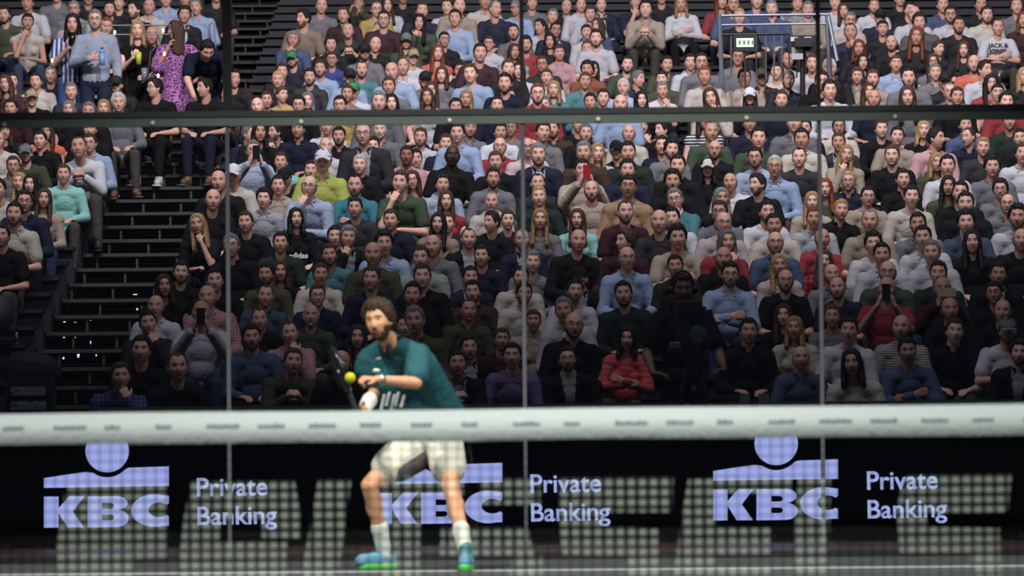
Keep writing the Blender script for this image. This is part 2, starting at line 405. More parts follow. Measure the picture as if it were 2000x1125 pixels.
# seat shells at the aisle edge of the far block
def seat_shell(x, n, label):
    r = bpy.data.objects.new('folding_seat', None); COL.objects.link(r); r.location = (x, D(n)+.72, Z(n)); tag(r, label, 'seat', 'empty folding seats by the aisle')
    s = MB(); s.cap((-.15, 0, .55), (-.15, .03, .80), .05, .06, 10, .4, (0,1,0)); s.cap((.15, 0, .55), (.15, .03, .80), .05, .06, 10, .4, (0,1,0)); s.box((-.17, -.015, .45), (.17, .02, .86))
    obj('backrest', s.mesh('backrest'), r, [M_SEAT])
    s = MB(); s.box((-.2, -.36, .43), (.2, 0, .46)); s.build('seat', M_SEAT, r)
    s = MB(); s.cap((-.19, -.05, 0), (-.19, 0, .5), .015); s.cap((.19, -.05, 0), (.19, 0, .5), .015); s.cap((-.19, -.03, .3), (.19, -.03, .3), .012); s.build('frame', M_STEEL, r)
# raised camera platform with rails, monitor and sign
pf = bpy.data.objects.new('camera_platform', None); COL.objects.link(pf); pf.location = (0, 54.5, 0); tag(pf, 'raised steel platform with guard rails in the upper stand', 'platform')
def seg(name, pts, r, mat=M_STEEL, root=pf):
    s = MB(); s.tube([P(x, y, Y) for x, y, Y in pts], r, 8); return child(s.build(name, mat), root)
seg('guard_rail', [(1403, 31, 54.5), (1618, 28, 54.5)], .016)
seg('guard_rail', [(1408, 49, 54.5), (1622, 46, 54.5)], .013)
for x in (1407, 1618): seg('corner_post', [(x-2, 28, 54.5), (x+3, 165, 54.5)], .028)
seg('brace', [(1618, 30, 54.5), (1636, 120, 54.3)], .022)
for x in (1428, 1477, 1496, 1512, 1527, 1541, 1556, 1571): seg('baluster', [(x, 68, 54.5), (x, 152, 54.5)], .009)
seg('toe_rail', [(1408, 68, 54.5), (1545, 66, 54.5)], .016, M_DARK)
mo = bpy.data.objects.new('monitor', None); COL.objects.link(mo); mo.location = P(1455, 84, 54.2); tag(mo, 'small black monitor with a glowing pale green screen on the platform rail', 'monitor')
a = .13
s = MB(); s.box((-.13, 0, -.095), (.13, .08, .095)); s.build('housing', M_DARK, mo)
s = MB(); s.box((-.098, -.006, -.045), (.098, 0, .055)); s.build('screen', newmat('screen_glow', (0,0,0), .5, emit=(.80, 1.0, .80), es=1.6), mo)
s = MB(); [s.box((-.075+.05*k, -.009, -.02), (-.045+.05*k, -.006, .03)) for k in range(4)]; s.build('digits', newmat('screen_digits', (0,0,0), .5, emit=(.2, .45, .25), es=.8), mo)
s = MB(); s.box((-.01, .02, -.5), (.01, .05, -.09)); s.build('stand', M_DARK, mo)
pc = bpy.data.objects.new('video_camera', None); COL.objects.link(pc); pc.location = P(1568, 96, 54.1); tag(pc, 'dark video camera with a white paper sheet on the upper platform', 'camera')
s = MB(); s.box((-.16, 0, -.02), (.16, .3, .16)); s.box((-.10, -.12, .02), (.10, 0, .12)); s.cyl((.0, .1, -.6), (0, .1, 0), .03); s.build('body', M_DARK, pc)
s = MB(); s.box((-.13, -.03, -.12), (.0, -.02, .02)); s.build('paper_sheet', newmat('paper', (.45, .45, .45), .9), pc)
for x in (-.1, .06): s = MB(); s.box((x-.04, -.02, .09), (x+.04, 0, .14)); s.build('lamp', newmat('camera_lamp', (.4,.4,.45), .3, emit=(.45,.45,.55), es=.5), pc)
# thin rails and warm bulbs beside the standing guests
hr = bpy.data.objects.new('guest_rail', None); COL.objects.link(hr); tag(hr, 'thin double hand rail behind the standing guests', 'rail')
seg('rail', [(205, 50, 57), (335, 49, 57)], .009, M_STEEL, hr); seg('rail', [(205, 68, 57), (335, 67, 57)], .009, M_STEEL, hr)
seg('rail', [(405, 90, 57), (410, 48, 57), (414, 44, 57), (418, 48, 57), (421, 95, 57)], .008, M_STEEL, hr)
M_BULB = newmat('warm_bulb', (1, .7, .3), .4, emit=(1, .72, .35), es=2.5)
for x, y, lb in ((224, 63, 'small warm bulb glowing on the rail beside the grey sweatshirt'), (319, 60, 'small warm bulb glowing beside the blonde guest in black'), (321, 105, 'elongated warm bulb glowing beside the purple dress'), (309, 148, 'lowest warm bulb hanging beside the purple dress'), (102, 118, 'dim warm bulb beside the striped shirt')):
    b = MB(); b.ell((0,0,0), (.016, .016, .026), None, 10, 8); o = obj('string_light_bulb', b.mesh('string_light_bulb'), None, [M_BULB]); o.location = P(x, y, 54.0); tag(o, lb, 'light bulb', 'warm bulbs beside the standing guests')
# glowing slips, no lamps: they imitate light leaking through the stand from behind
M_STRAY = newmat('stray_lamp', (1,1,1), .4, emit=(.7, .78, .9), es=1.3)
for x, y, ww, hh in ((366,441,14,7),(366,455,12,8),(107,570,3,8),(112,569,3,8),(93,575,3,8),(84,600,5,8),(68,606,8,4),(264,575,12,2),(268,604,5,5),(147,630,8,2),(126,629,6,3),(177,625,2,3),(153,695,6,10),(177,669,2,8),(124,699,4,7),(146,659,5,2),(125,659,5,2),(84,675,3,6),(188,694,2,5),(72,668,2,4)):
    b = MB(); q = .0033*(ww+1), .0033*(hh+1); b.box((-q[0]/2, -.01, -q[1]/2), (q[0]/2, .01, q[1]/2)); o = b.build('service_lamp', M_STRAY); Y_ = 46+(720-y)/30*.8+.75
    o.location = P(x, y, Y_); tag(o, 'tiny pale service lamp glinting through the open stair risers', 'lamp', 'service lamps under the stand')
# number plates on a dark case
ca = bpy.data.objects.new('equipment_case', None); COL.objects.link(ca); ca.location = (P(55, 760, 37.8).x, 37.8, 0); tag(ca, 'tall black equipment case carrying two pale plates at the court corner', 'case')
s = MB(); s.box((-.19, .02, -.002), (.19, .4, 1.42)); s.cap((-.08,.2,1.42), (.1,.2,1.40), .16, .15, 12); s.build('shell', newmat('case_black', (.008,.008,.009), .8), ca)
M_PLATE = newmat('plate', (.20, .22, .26), .5, bump=.8, bscale=9)
for y in (764, 792):
    z = P(55, y, 37.8).z; s = MB(); s.box((-.14, 0, z-.036), (.14, .02, z+.036)); s.build('plate', M_PLATE, ca)

# net
net = bpy.data.objects.new('court_net', None); COL.objects.link(net); net.location = (0, 21.7, 0); tag(net, 'padel court net with broad white top band and dark mesh', 'net')
M_TAPE = newmat('net_band', (.66, .71, .68), .8, bump=.2, bscale=30); M_CORD = newmat('net_cord', (.0015, .0016, .004), .9, spec=.03)
s = MB(); z1 = .915; z0 = .772
v = []; fq = []
for lay in (-.012, .012):
    for i in range(61):
        x = -5+10*i/60; sag = .0016*x+.002*math.sin(x*2.7)
        v += [(x, lay, z1+sag+.001*x*0), (x, lay*1.3, z0+sag+.002*math.sin(x*5))]
for i in range(60):
    a = 2*i; b = 122+2*i; fq += [(a, a+1, a+3, a+2), (b, b+2, b+3, b+1), (a, a+2, b+2, b), (a+1, b+1, b+3, a+3)]
s.add(v, fq); s.build('top_band', M_TAPE, net, True)
M_PRINT = newmat('band_print', (.20, .23, .27), .8)
rnd = random.Random(3)
for k in range(-12, 13):
    x = k*.235; s = MB()
    for j in range(rnd.randint(3, 6)): s.box((x+.026*j, -.018, .832+(.006 if k % 3 else .014)), (x+.026*j+.018, -.0165, .852+rnd.random()*.006))
    s.box((x, -.0165, .838), (x+.026*j+.018, -.016, .846)); s.build('printed_word', M_PRINT, net)

s = MB()
for i in range(-100, 101):
    x = i*.0515; s.box((x-.0020, -.002, .05), (x+.0020, .002, z0+.01))
for j in range(16):
    z = .78-.0455*j; s.box((-5, -.002, z-.0018), (5, .002, z+.0018))
s.build('mesh', M_CORD, net)
mt = bpy.data.materials.new('net_print'); mt.use_nodes = True; nt = mt.node_tree; nt.nodes.clear()
ot = nt.nodes.new('ShaderNodeOutputMaterial'); ad = nt.nodes.new('ShaderNodeAddShader'); tr = nt.nodes.new('ShaderNodeBsdfTransparent'); df = nt.nodes.new('ShaderNodeBsdfDiffuse')
tr.inputs[0].default_value = (.90, .90, .90, 1); df.inputs[0].default_value = (.125, .135, .105, 1)
tc = nt.nodes.new('ShaderNodeTexCoord'); sx = nt.nodes.new('ShaderNodeSeparateXYZ'); nt.links.new(tc.outputs['Object'], sx.inputs[0])
def cell(out, pitch, off, wdt):
    f_ = nt.nodes.new('ShaderNodeMath'); f_.operation = 'MULTIPLY_ADD'; f_.inputs[1].default_value = 1/pitch; f_.inputs[2].default_value = 100.5-off/pitch; nt.links.new(out, f_.inputs[0])
    g_ = nt.nodes.new('ShaderNodeMath'); g_.operation = 'FRACT'; nt.links.new(f_.outputs[0], g_.inputs[0])
    h_ = nt.nodes.new('ShaderNodeMath'); h_.operation = 'COMPARE'; h_.inputs[1].default_value = .0; h_.inputs[2].default_value = 1-wdt
    k_ = nt.nodes.new('ShaderNodeMath'); k_.operation = 'SUBTRACT'; k_.inputs[1].default_value = .5; nt.links.new(g_.outputs[0], k_.inputs[0])
    a_ = nt.nodes.new('ShaderNodeMath'); a_.operation = 'ABSOLUTE'; nt.links.new(k_.outputs[0], a_.inputs[0])
    l_ = nt.nodes.new('ShaderNodeMath'); l_.operation = 'GREATER_THAN'; l_.inputs[1].default_value = wdt/2; nt.links.new(a_.outputs[0], l_.inputs[0]); return l_.outputs[0]
c1 = cell(sx.outputs['X'], .0515, 0, .30); c2 = cell(sx.outputs['Z'], .0455, .78, .30)
mu = nt.nodes.new('ShaderNodeMath'); mu.operation = 'MULTIPLY'; nt.links.new(c1, mu.inputs[0]); nt.links.new(c2, mu.inputs[1])
mc = nt.nodes.new('ShaderNodeMix'); mc.data_type = 'RGBA'; nt.links.new(mu.outputs[0], mc.inputs[0]); mc.inputs[6].default_value = (.008,.008,.012,1); mc.inputs[7].default_value = (.145,.158,.13,1); nt.links.new(mc.outputs[2], df.inputs[0])
nt.links.new(tr.outputs[0], ad.inputs[0]); nt.links.new(df.outputs[0], ad.inputs[1]); nt.links.new(ad.outputs[0], ot.inputs[0])
polys = [[(130,948),(325,948),(330,1088),(262,1090),(262,1140),(105,1140),(118,1010)],
 [(375,940),(575,940),(585,1000),(585,1050),(512,1050),(512,1012),(430,1012),(428,1058),(560,1058),(556,1140),(345,1140),(360,1010)],
 [(622,936),(686,936),(658,1140),(584,1140),(610,1010)],
 [(745,930),(905,930),(905,965),(822,965),(818,1140),(742,1140)],
 [(862,1028),(1030,1028),(1042,1084),(860,1084)], [(935,934),(1055,934),(1055,985),(935,985)], [(1000,1084),(1060,1084),(1056,1140),(995,1140)],
 [(1090,932),(1316,930),(1312,1000),(1182,1000),(1182,1030),(1288,1032),(1290,1140),(1222,1140),(1220,1084),(1100,1082),(1090,1030)],
 [(1345,935),(1545,932),(1545,962),(1400,962),(1400,1030),(1508,1030),(1505,1082),(1396,1082),(1394,1102),(1510,1102),(1510,1140),(1315,1140),(1330,1020)],
 [(1560,932),(1622,932),(1618,1140),(1545,1140)],
 [(1765,930),(1976,926),(1968,1000),(1812,1002),(1812,1030),(1952,1032),(1955,1140),(1900,1140),(1895,1082),(1758,1078),(1752,1000)]]
for pl in polys: child(flat('printed_letter', [pl], 21.715, .002, mt, None), net)
# ------------------------------------------------------------------ seated and standing figures
M_SKIN = newmat('skin', rough=.52, objcol=True, spec=.4)
M_LIP = newmat('lips', rough=.45, objcol=True, mult=(.84, .60, .60))
M_BROW = newmat('brow', rough=.8, objcol=True, mult=(.28, .24, .22))
M_WHITE = newmat('eye_white', (.36, .33, .32), .4)
M_IRIS = newmat('iris', (.03, .02, .015), .2)
M_CLOTH = newmat('cloth', rough=.88, objcol=True, bump=.7, bscale=7, spec=.2)
M_HAIR = newmat('hair', rough=.6, objcol=True, bump=.6, bscale=45, spec=.35)
M_TROUSER = newmat('trouser_cloth', rough=.9, objcol=True, bump=.5, bscale=10, spec=.2)
M_SHOE = newmat('shoe', rough=.6, objcol=True)
M_SPECS = newmat('spectacle_frame', (.01, .01, .012), .3)
M_INNER = newmat('undershirt', (.30, .31, .34), .9)
M_INNERD = newmat('undershirt_dark', (.02, .02, .025), .9)
BODY_MATS = [M_SKIN, M_LIP, M_BROW, M_WHITE, M_IRIS]

def hand(mb, wrist, tip, palm_n, thumb, r=1.0, curl=.5):
    """palm and five fingers running from wrist towards tip; palm_n is where the palm faces"""
    w0 = Vector(wrist); d = (Vector(tip)-w0).normalized(); nrm = Vector(palm_n); nrm = (nrm-d*nrm.dot(d)).normalized()
    s = d.cross(nrm)*thumb      # towards the thumb
    for k in (-.026, -.009, .009, .026): mb.cap(w0+d*.015+s*k*.8*r, w0+d*.085*r+s*k*r, .014*r, .0125*r, 8)
    mb.cap(w0-d*.01, w0+d*.05*r, .023*r, .028*r, 10, .62, nrm)
    for k, L in ((-.029, .060), (-.0095, .074), (.0105, .078), (.030, .068)):
        a = w0+d*.088*r+s*k*r; b = a+(d*math.cos(curl*.7)+nrm*math.sin(curl*.7))*L*.5*r
        c = b+(d*math.cos(curl*1.9)+nrm*math.sin(curl*1.9))*L*.5*r
        mb.cap(a, b, .0098*r, .009*r, 8); mb.cap(b, c, .009*r, .0075*r, 8)
    a = w0+d*.025*r+s*.026*r; b = a+(d*.6+s*.75+nrm*.25).normalized()*.042*r; c = b+(d*.9+s*.15+nrm*.3).normalized()*.032*r
    mb.cap(a, b, .013*r, .0105*r, 8); mb.cap(b, c, .0105*r, .008*r, 8)

def figure(name, J, female=False, voxel=.0065, yaw=0, tilt=0, nod=0, coarse=False):
    """J: joints. Builds body, tops and trousers around one skeleton. Front is -Y."""
    V = {k: Vector(v) for k, v in J.items() if k not in ('pl', 'pr', 'tl', 'tr', 'curl')}
    f = .90 if female else 1.0
    HM = Matrix.Translation(V['head']) @ Euler((R(nod), R(tilt), R(yaw)), 'XYZ').to_matrix().to_4x4()
    bust = .02 if female else 0
    def trunk(mb, g, waistg=0):
        ax = (V['neck']-V['pelvis']).normalized(); sh = (V['sl']-V['sr']).normalized()
        Z = ax; X = (sh-Z*sh.dot(Z)).normalized(); Y = Z.cross(X); Mr = Matrix((X, Y, Z)).transposed()
        pel, nk = V['pelvis'], V['neck']; L = (nk-pel).length
        back = Vector((0, .03*math.sin(2.2), 0))
        mb.ell(pel, (.158*f+g+.0, .115+g, .13+g), Mr, 20, 14)
        mb.ell(pel+ax*L*.33+back*.4, (.132*f+g+waistg, .104+g+waistg, .17), Mr, 20, 14)
        mb.ell(pel+ax*L*.66+back*.5, (.150*f+g, .106+g, .18), Mr, 22, 14)
        if female:
            for sx in (-1, 1): mb.ell(pel+ax*L*.64+X*sx*.065-Y*(.060), (.060+g*.5, .050+g*.5, .062), Mr, 14, 10)
        for a, b in (('sl', 'sr'),): mb.cap(V[a]*.9+V[b]*.1+Vector((0,0,-.012)), V[a]*.1+V[b]*.9+Vector((0,0,-.012)), .060+g, .060+g, 14)
        for a in ('sl', 'sr'):
            mb.cap(V['neck']+Vector((0, .02, .012)), V[a]+Vector((0, .01, -.012)), .052+g*.6, .046+g, 12)
            mb.cap(V[a]+Vector((0,0,-.02)), pel+ax*L*.5+(V[a]-V['neck'])*.55, .062+g, .062+g, 12)
    # body ---------------------------------------------------------
    mb = MB(); trunk(mb, 0)
    hb = HM @ Vector((0, .018, -.05)); mb.cap(V['neck']+Vector((0,.012,-.03)), hb, .060*f, .055*f, 16)
    head_mb(mb, HM, female)
    for s, sh, el, wr, ht, pn, th in ((1,'sl','el','wl','hl','pl',J.get('tl', 1)), (-1,'sr','er','wr','hr','pr',J.get('tr', -1))):
        mb.cap(V[sh], V[el], .050*f, .040*f, 14); mb.cap(V[el], V[wr], .041*f, .026*f, 14)
        mb.ell(V[el].lerp(V[wr], .28), (.040*f,)*3, None, 12, 8)
        hand(mb, V[wr], V[ht], J.get(pn, (0, 0, -1)), th, .93*f+.05, J.get('curl', .5))
    for hp, kn, an, to in (('hpl','kl','al','fl'), ('hpr','kr','ar','fr')):
        mb.cap(V[hp], V[kn], .082, .056, 14); mb.cap(V[kn], V[an], .054, .036, 14); mb.cap(V[an]+Vector((0,0,-.03)), V[to], .036, .03, 10)
        mb.ell(V[kn].lerp(V[an], .3)+Vector((0,.012,0)), (.056,.056,.09), None, 12, 8)
    body = union(mb, name+'_body', voxel, 2, .4)
    co = fcent(body); Hi = np.array(HM.inverted()); h = co @ Hi[:3, :3].T+Hi[:3, 3]; k = .95 if female else 1
    h = h/k; X = np.abs(h[:, 0]); Y = h[:, 1]; Z = h[:, 2]
    mi = np.zeros(len(co), dtype=np.int32); fr = (Y < -.05) & (np.abs(Z) < .12)
    mi[fr & (X < .025) & (np.abs(Z+.056) < (.0105 if female else .0085))] = 1
    mi[fr & (X > .013) & (X < .050) & (np.abs(Z-.036+.25*(X-.03)*(X > .03)) < .0055)] = 2
    body.polygons.foreach_set('material_index', mi)
    for m in BODY_MATS: body.materials.append(m)
    eb = MB()
    for sx in (-1, 1):
        eb.cur = 3; eb.ell(HM @ Vector((sx*.031*k, -.0685*k, .012*k)), (.0115*k,.0108*k,.0070*k), HM.to_3x3(), 12, 8)
        eb.cur = 4; eb.ell(HM @ Vector((sx*.031*k, -.0732*k, .012*k)), (.0068*k,)*3, None, 8, 6)
    import bmesh
    bm = bmesh.new(); bm.from_mesh(body); em = eb.mesh('e'); bm.from_mesh(em); bm.to_mesh(body); bm.free()
    body.polygons.foreach_set('use_smooth', [True]*len(body.polygons))
    # tops -----------------------------------------------------------
    tops = {}
    vx = .010
    def top(kind, sleeve, g, wg):
        mb = MB(); trunk(mb, g, wg)
        mb.cap(V['neck']+Vector((0,.014,-.03)), V['neck']+Vector((0,.012,.012 if kind != 'vest' else 0)), .062*f, .060*f, 14)
        for sh, el, wr in (('sl','el','wl'), ('sr','er','wr')):
            a, b, c = V[sh], V[el], V[wr]
            if sleeve == 0: pass
            elif sleeve == 1: mb.cap(a, a.lerp(b, .66), .060*f+g*.6, .058*f+g, 14)
            else: mb.cap(a, b, .060*f+g*.6, .050*f+g*.7, 14); mb.cap(b, b.lerp(c, .93), .052*f+g*.6, .037*f+g*.5, 14)
        me = union(mb, name+'_'+kind, vx, 2, .5)
        pel, nk = V['pelvis'], V['neck']; ax = (nk-pel).normalized()
        me.materials.append(M_CLOTH)
        if kind in ('jacket', 'vneck'):
            c = fcent(me); rel = c-np.array(nk); up = rel @ np.array(ax); x = np.abs(rel[:, 0]); nn = np.empty(len(c)*3); me.polygons.foreach_get('normal', nn); nn = nn.reshape(-1, 3)
            m = (up > -.40) & (x < .012+.14*(up+.40)) & (nn[:, 1] < .1) & (rel[:, 1] > -.17) if kind == 'jacket' else (up > -.15) & (x < .38*(up+.15)) & (nn[:, 1] < .1)
            me.materials.append(M_INNER if kind == 'jacket' else M_SKIN); me.polygons.foreach_set('material_index', m.astype(np.int32))
        return me
    tops['short'] = top('short', 1, .014, .018); tops['long'] = top('long', 2, .016, .016)
    if not coarse: tops['jacket'] = top('jacket', 2, .024, .024)
    if not coarse: tops['top'] = top('vest', 0, .010, .004)
    mb = MB(); mb.ell(V['pelvis']+Vector((0,0,-.02)), (.178*f, .13, .12), None, 18, 12)
    for hp, kn, an in (('hpl','kl','al'), ('hpr','kr','ar')):
        mb.cap(V[hp], V[kn], .096, .069, 14); mb.cap(V[kn], V[an].lerp(V[kn], .1), .069, .052, 14)
    tr = union(mb, name+'_trousers', .012, 2); tr.materials.append(M_TROUSER)
    sh = []
    for an, to in (('al','fl'), ('ar','fr')):
        mb = MB(); a = V[an].copy(); a.z = V[to].z; mb.cap(a+Vector((0,.03,.0)), V[to], .046, .043, 12, 1, (1,0,0)); mb.cap(V[an], a, .048, .05, 10)
        d = V[to]-a; d.z = 0; mb.box((-.045,-.09,-.05), (.045,.17,-.03), Matrix.Translation((a+V[to])/2) @ d.to_track_quat('Y', 'Z').to_matrix().to_4x4())
        q = mb.mesh(name+'_shoe'); q.materials.append(M_SHOE); sh.append(q)
    # collar and hood --------------------------------------------------
    nk = V['neck']; cb = MB(); pts = []; n = 18
    for i in range(n+1):
        a = R(-90+24+(312)*i/n); pts.append(nk+Vector((.066*f*math.cos(a), .010+.062*math.sin(a), .030+.022*math.sin(a))))
    cb.tube(pts, [.016+.004*abs(math.cos(i/n*math.pi)) for i in range(n+1)], 8)
    for sx in (-1, 1): cb.cap(pts[0 if sx > 0 else -1], nk+Vector((sx*.048, -.066, -.035)), .013, .007, 8, .5, (0,1,0))
    col = cb.mesh(name+'_collar'); col.materials.append(M_CLOTH)
    hb = MB(); pts = [nk+Vector((.088*math.cos(a), .035+.075*math.sin(a), .015+.03*math.sin(a))) for a in [R(-75+330*i/16) for i in range(17)]]
    hb.tube(pts, [.014+.03*math.sin(math.pi*i/16)**2 for i in range(17)], 10); hd = hb.mesh(name+'_hood'); hd.materials.append(M_CLOTH)
    return dict(body=body, tops=tops, trousers=tr, shoes=sh, collar=col, hood=hd, HM=HM, head=V['head'], female=female, J=V)

def seated(**kw):
    J = dict(pelvis=(0,.17,.50), neck=(0,.045,1.00), head=(0,-.010,1.160), sl=(.175,.055,.945), sr=(-.175,.055,.945),
             hpl=(.095,.13,.50), hpr=(-.095,.13,.50), kl=(.14,-.28,.53), kr=(-.14,-.28,.53), al=(.13,-.27,.11), ar=(-.13,-.27,.11),
             fl=(.145,-.40,.055), fr=(-.145,-.40,.055),
             el=(.25,.03,.66), er=(-.25,.03,.66), wl=(.13,-.20,.63), wr=(-.13,-.20,.63), hl=(.06,-.30,.62), hr=(-.06,-.30,.62),
             pl=(0,.3,-1), pr=(0,.3,-1), tl=-1, tr=1)
    J.update(kw); return J
def lean(J, dy, dz):
    for k, f in (('neck',1), ('sl',.95), ('sr',.95), ('head',1.12)):
        x, y, z = J[k]; J[k] = (x, y+dy*f, z+dz*f)
    return J
POSES = {}
def poses(g):
    fm = g == 'F'; q = (lambda J: {k: ((v[0]*(.92 if k in ('sl','sr','el','er') else 1), v[1], v[2]) if isinstance(v, tuple) else v) for k, v in J.items()}) if fm else (lambda J: J)
    P_ = {}
    P_['n'] = figure('lap'+g, q(seated()), fm)
    P_['y'] = figure('turned'+g, q(seated()), fm, yaw=-48)
    P_['l'] = figure('lean'+g, q(lean(seated(el=(.20,-.22,.64), er=(-.20,-.22,.64), wl=(.055,-.36,.78), wr=(-.055,-.36,.78), hl=(-.02,-.42,.84), hr=(.02,-.42,.84), pl=(-1,0,0), pr=(1,0,0), tl=1, tr=-1, curl=.9), -.22, -.06)), fm, nod=-6)
    P_['x'] = figure('crossed'+g, q(seated(el=(.245,-.02,.70), er=(-.245,-.02,.70), wl=(.0,-.185,.765), wr=(.01,-.165,.725), hl=(-.12,-.165,.80), hr=(.13,-.165,.755), pl=(0,1,0), pr=(0,1,0), tl=1, tr=-1, curl=.35)), fm, nod=4)
    P_['c'] = figure('chin'+g, q(lean(seated(er=(-.17,-.24,.70), wr=(-.055,-.245,.955), hr=(-.01,-.205,1.05), pr=(0,1,0), tr=1, curl=1.3, wl=(.02,-.27,.66), el=(.22,-.05,.64), hl=(-.08,-.30,.68)), -.08, -.02)), fm, tilt=6)
    P_['p'] = figure('phone'+g, q(seated(er=(-.22,-.10,.80), el=(.22,-.10,.80), wr=(-.075,-.32,1.00), wl=(.075,-.32,1.00), hr=(-.045,-.345,1.09), hl=(.045,-.345,1.09), pr=(.8,.3,0), pl=(-.8,.3,0), tr=1, tl=-1, curl=.9)), fm)
    return P_
POSES = {'M': poses('M'), 'F': poses('F')}
HAIRS = {(s, g): hair_style(s, g == 'F') for s in ('s', 's2', 's3', 'c', 'c2', 'r', 'r2', 'b', 'l', 'l2', 'u', 'u2') for g in 'MF'}
for h in HAIRS.values(): h.materials.append(M_HAIR)
BEARD = beard_mesh(); BEARD.materials.append(M_HAIR)
CAP = cap_mesh(); CAP.materials.append(M_CLOTH)
SPECS = glasses_mesh(); SPECS.materials.append(M_SPECS)
SK = [lin(c) for c in ((226,178,156),(220,172,154),(212,164,146),(232,186,166),(200,152,130),(218,170,150))]
HC = {'d': lin((32,26,24)), 'b': lin((72,52,40)), 'g': lin((120,118,118)), 'w': lin((200,198,195)), 'y': lin((168,138,98)), 'r': lin((120,66,40))}
# ------------------------------------------------------------------ spectators
COLS = {k: lin(v) for k, v in dict(white=(205,206,214), cream=(205,196,180), beige=(178,160,138), tan=(150,128,104), camel=(168,128,86), khaki=(130,120,90),
 black=(24,24,27), charcoal=(52,52,56), grey=(118,118,124), navy=(30,36,62), blue=(72,92,132), teal=(62,132,138), green=(66,86,62), olive=(74,78,50), maroon=(64,30,38),
 red=(166,36,46), coral=(214,92,82), pink=(206,150,158), orange=(226,96,48), yellow=(198,164,60), brown=(74,54,44), rust=(140,66,34), lilac=(122,98,160), striped=(180,178,180), printed=(190,190,196)).items()}
SPECIAL = {'light blue': (150,178,218), 'pale blue': (160,178,205), 'pale grey': (165,172,178), 'dark green': (38,54,47), 'royal blue': (52,60,140), 'bright teal': (30,130,150), 'mint green': (130,205,195), 'slate blue': (64,84,112),
 'pale green': (150,165,150), 'pale pink': (205,182,182), 'dark olive': (50,46,32), 'rust brown': (150,72,36), 'pink puffer': (214,96,96), 'grey checked': (95,95,100), 'blue checked': (60,70,140), 'pink checked': (190,150,155), 'red plaid': (150,50,45), 'black printed': (22,22,24), 'printed white': (200,200,205), 'yellow polo': (190,205,50)}
NOUN = {'tee': ('t-shirt', 'short', ''), 'polo': ('polo shirt', 'short', 'c'), 'top': ('top', 'short', ''), 'blouse': ('blouse', 'short', ''), 'shirt': ('shirt', 'long', 'c'), 'sweater': ('sweater', 'long', ''),
 'hoodie': ('hoodie', 'long', 'h'), 'jacket': ('jacket', 'jacket', 'c'), 'cardigan': ('cardigan', 'long', ''), 'blazer': ('blazer', 'jacket', 'c'), 'sweatshirt': ('sweatshirt', 'long', ''), 'tracksuit': ('tracksuit top', 'jacket', 'c'),
 'vest': ('vest', 'jacket', ''), 'scarf': ('scarf', 'long', 's'), 'vneck': ('v-neck sweater', 'long', ''), 'jersey': ('sports jersey', 'short', '')}
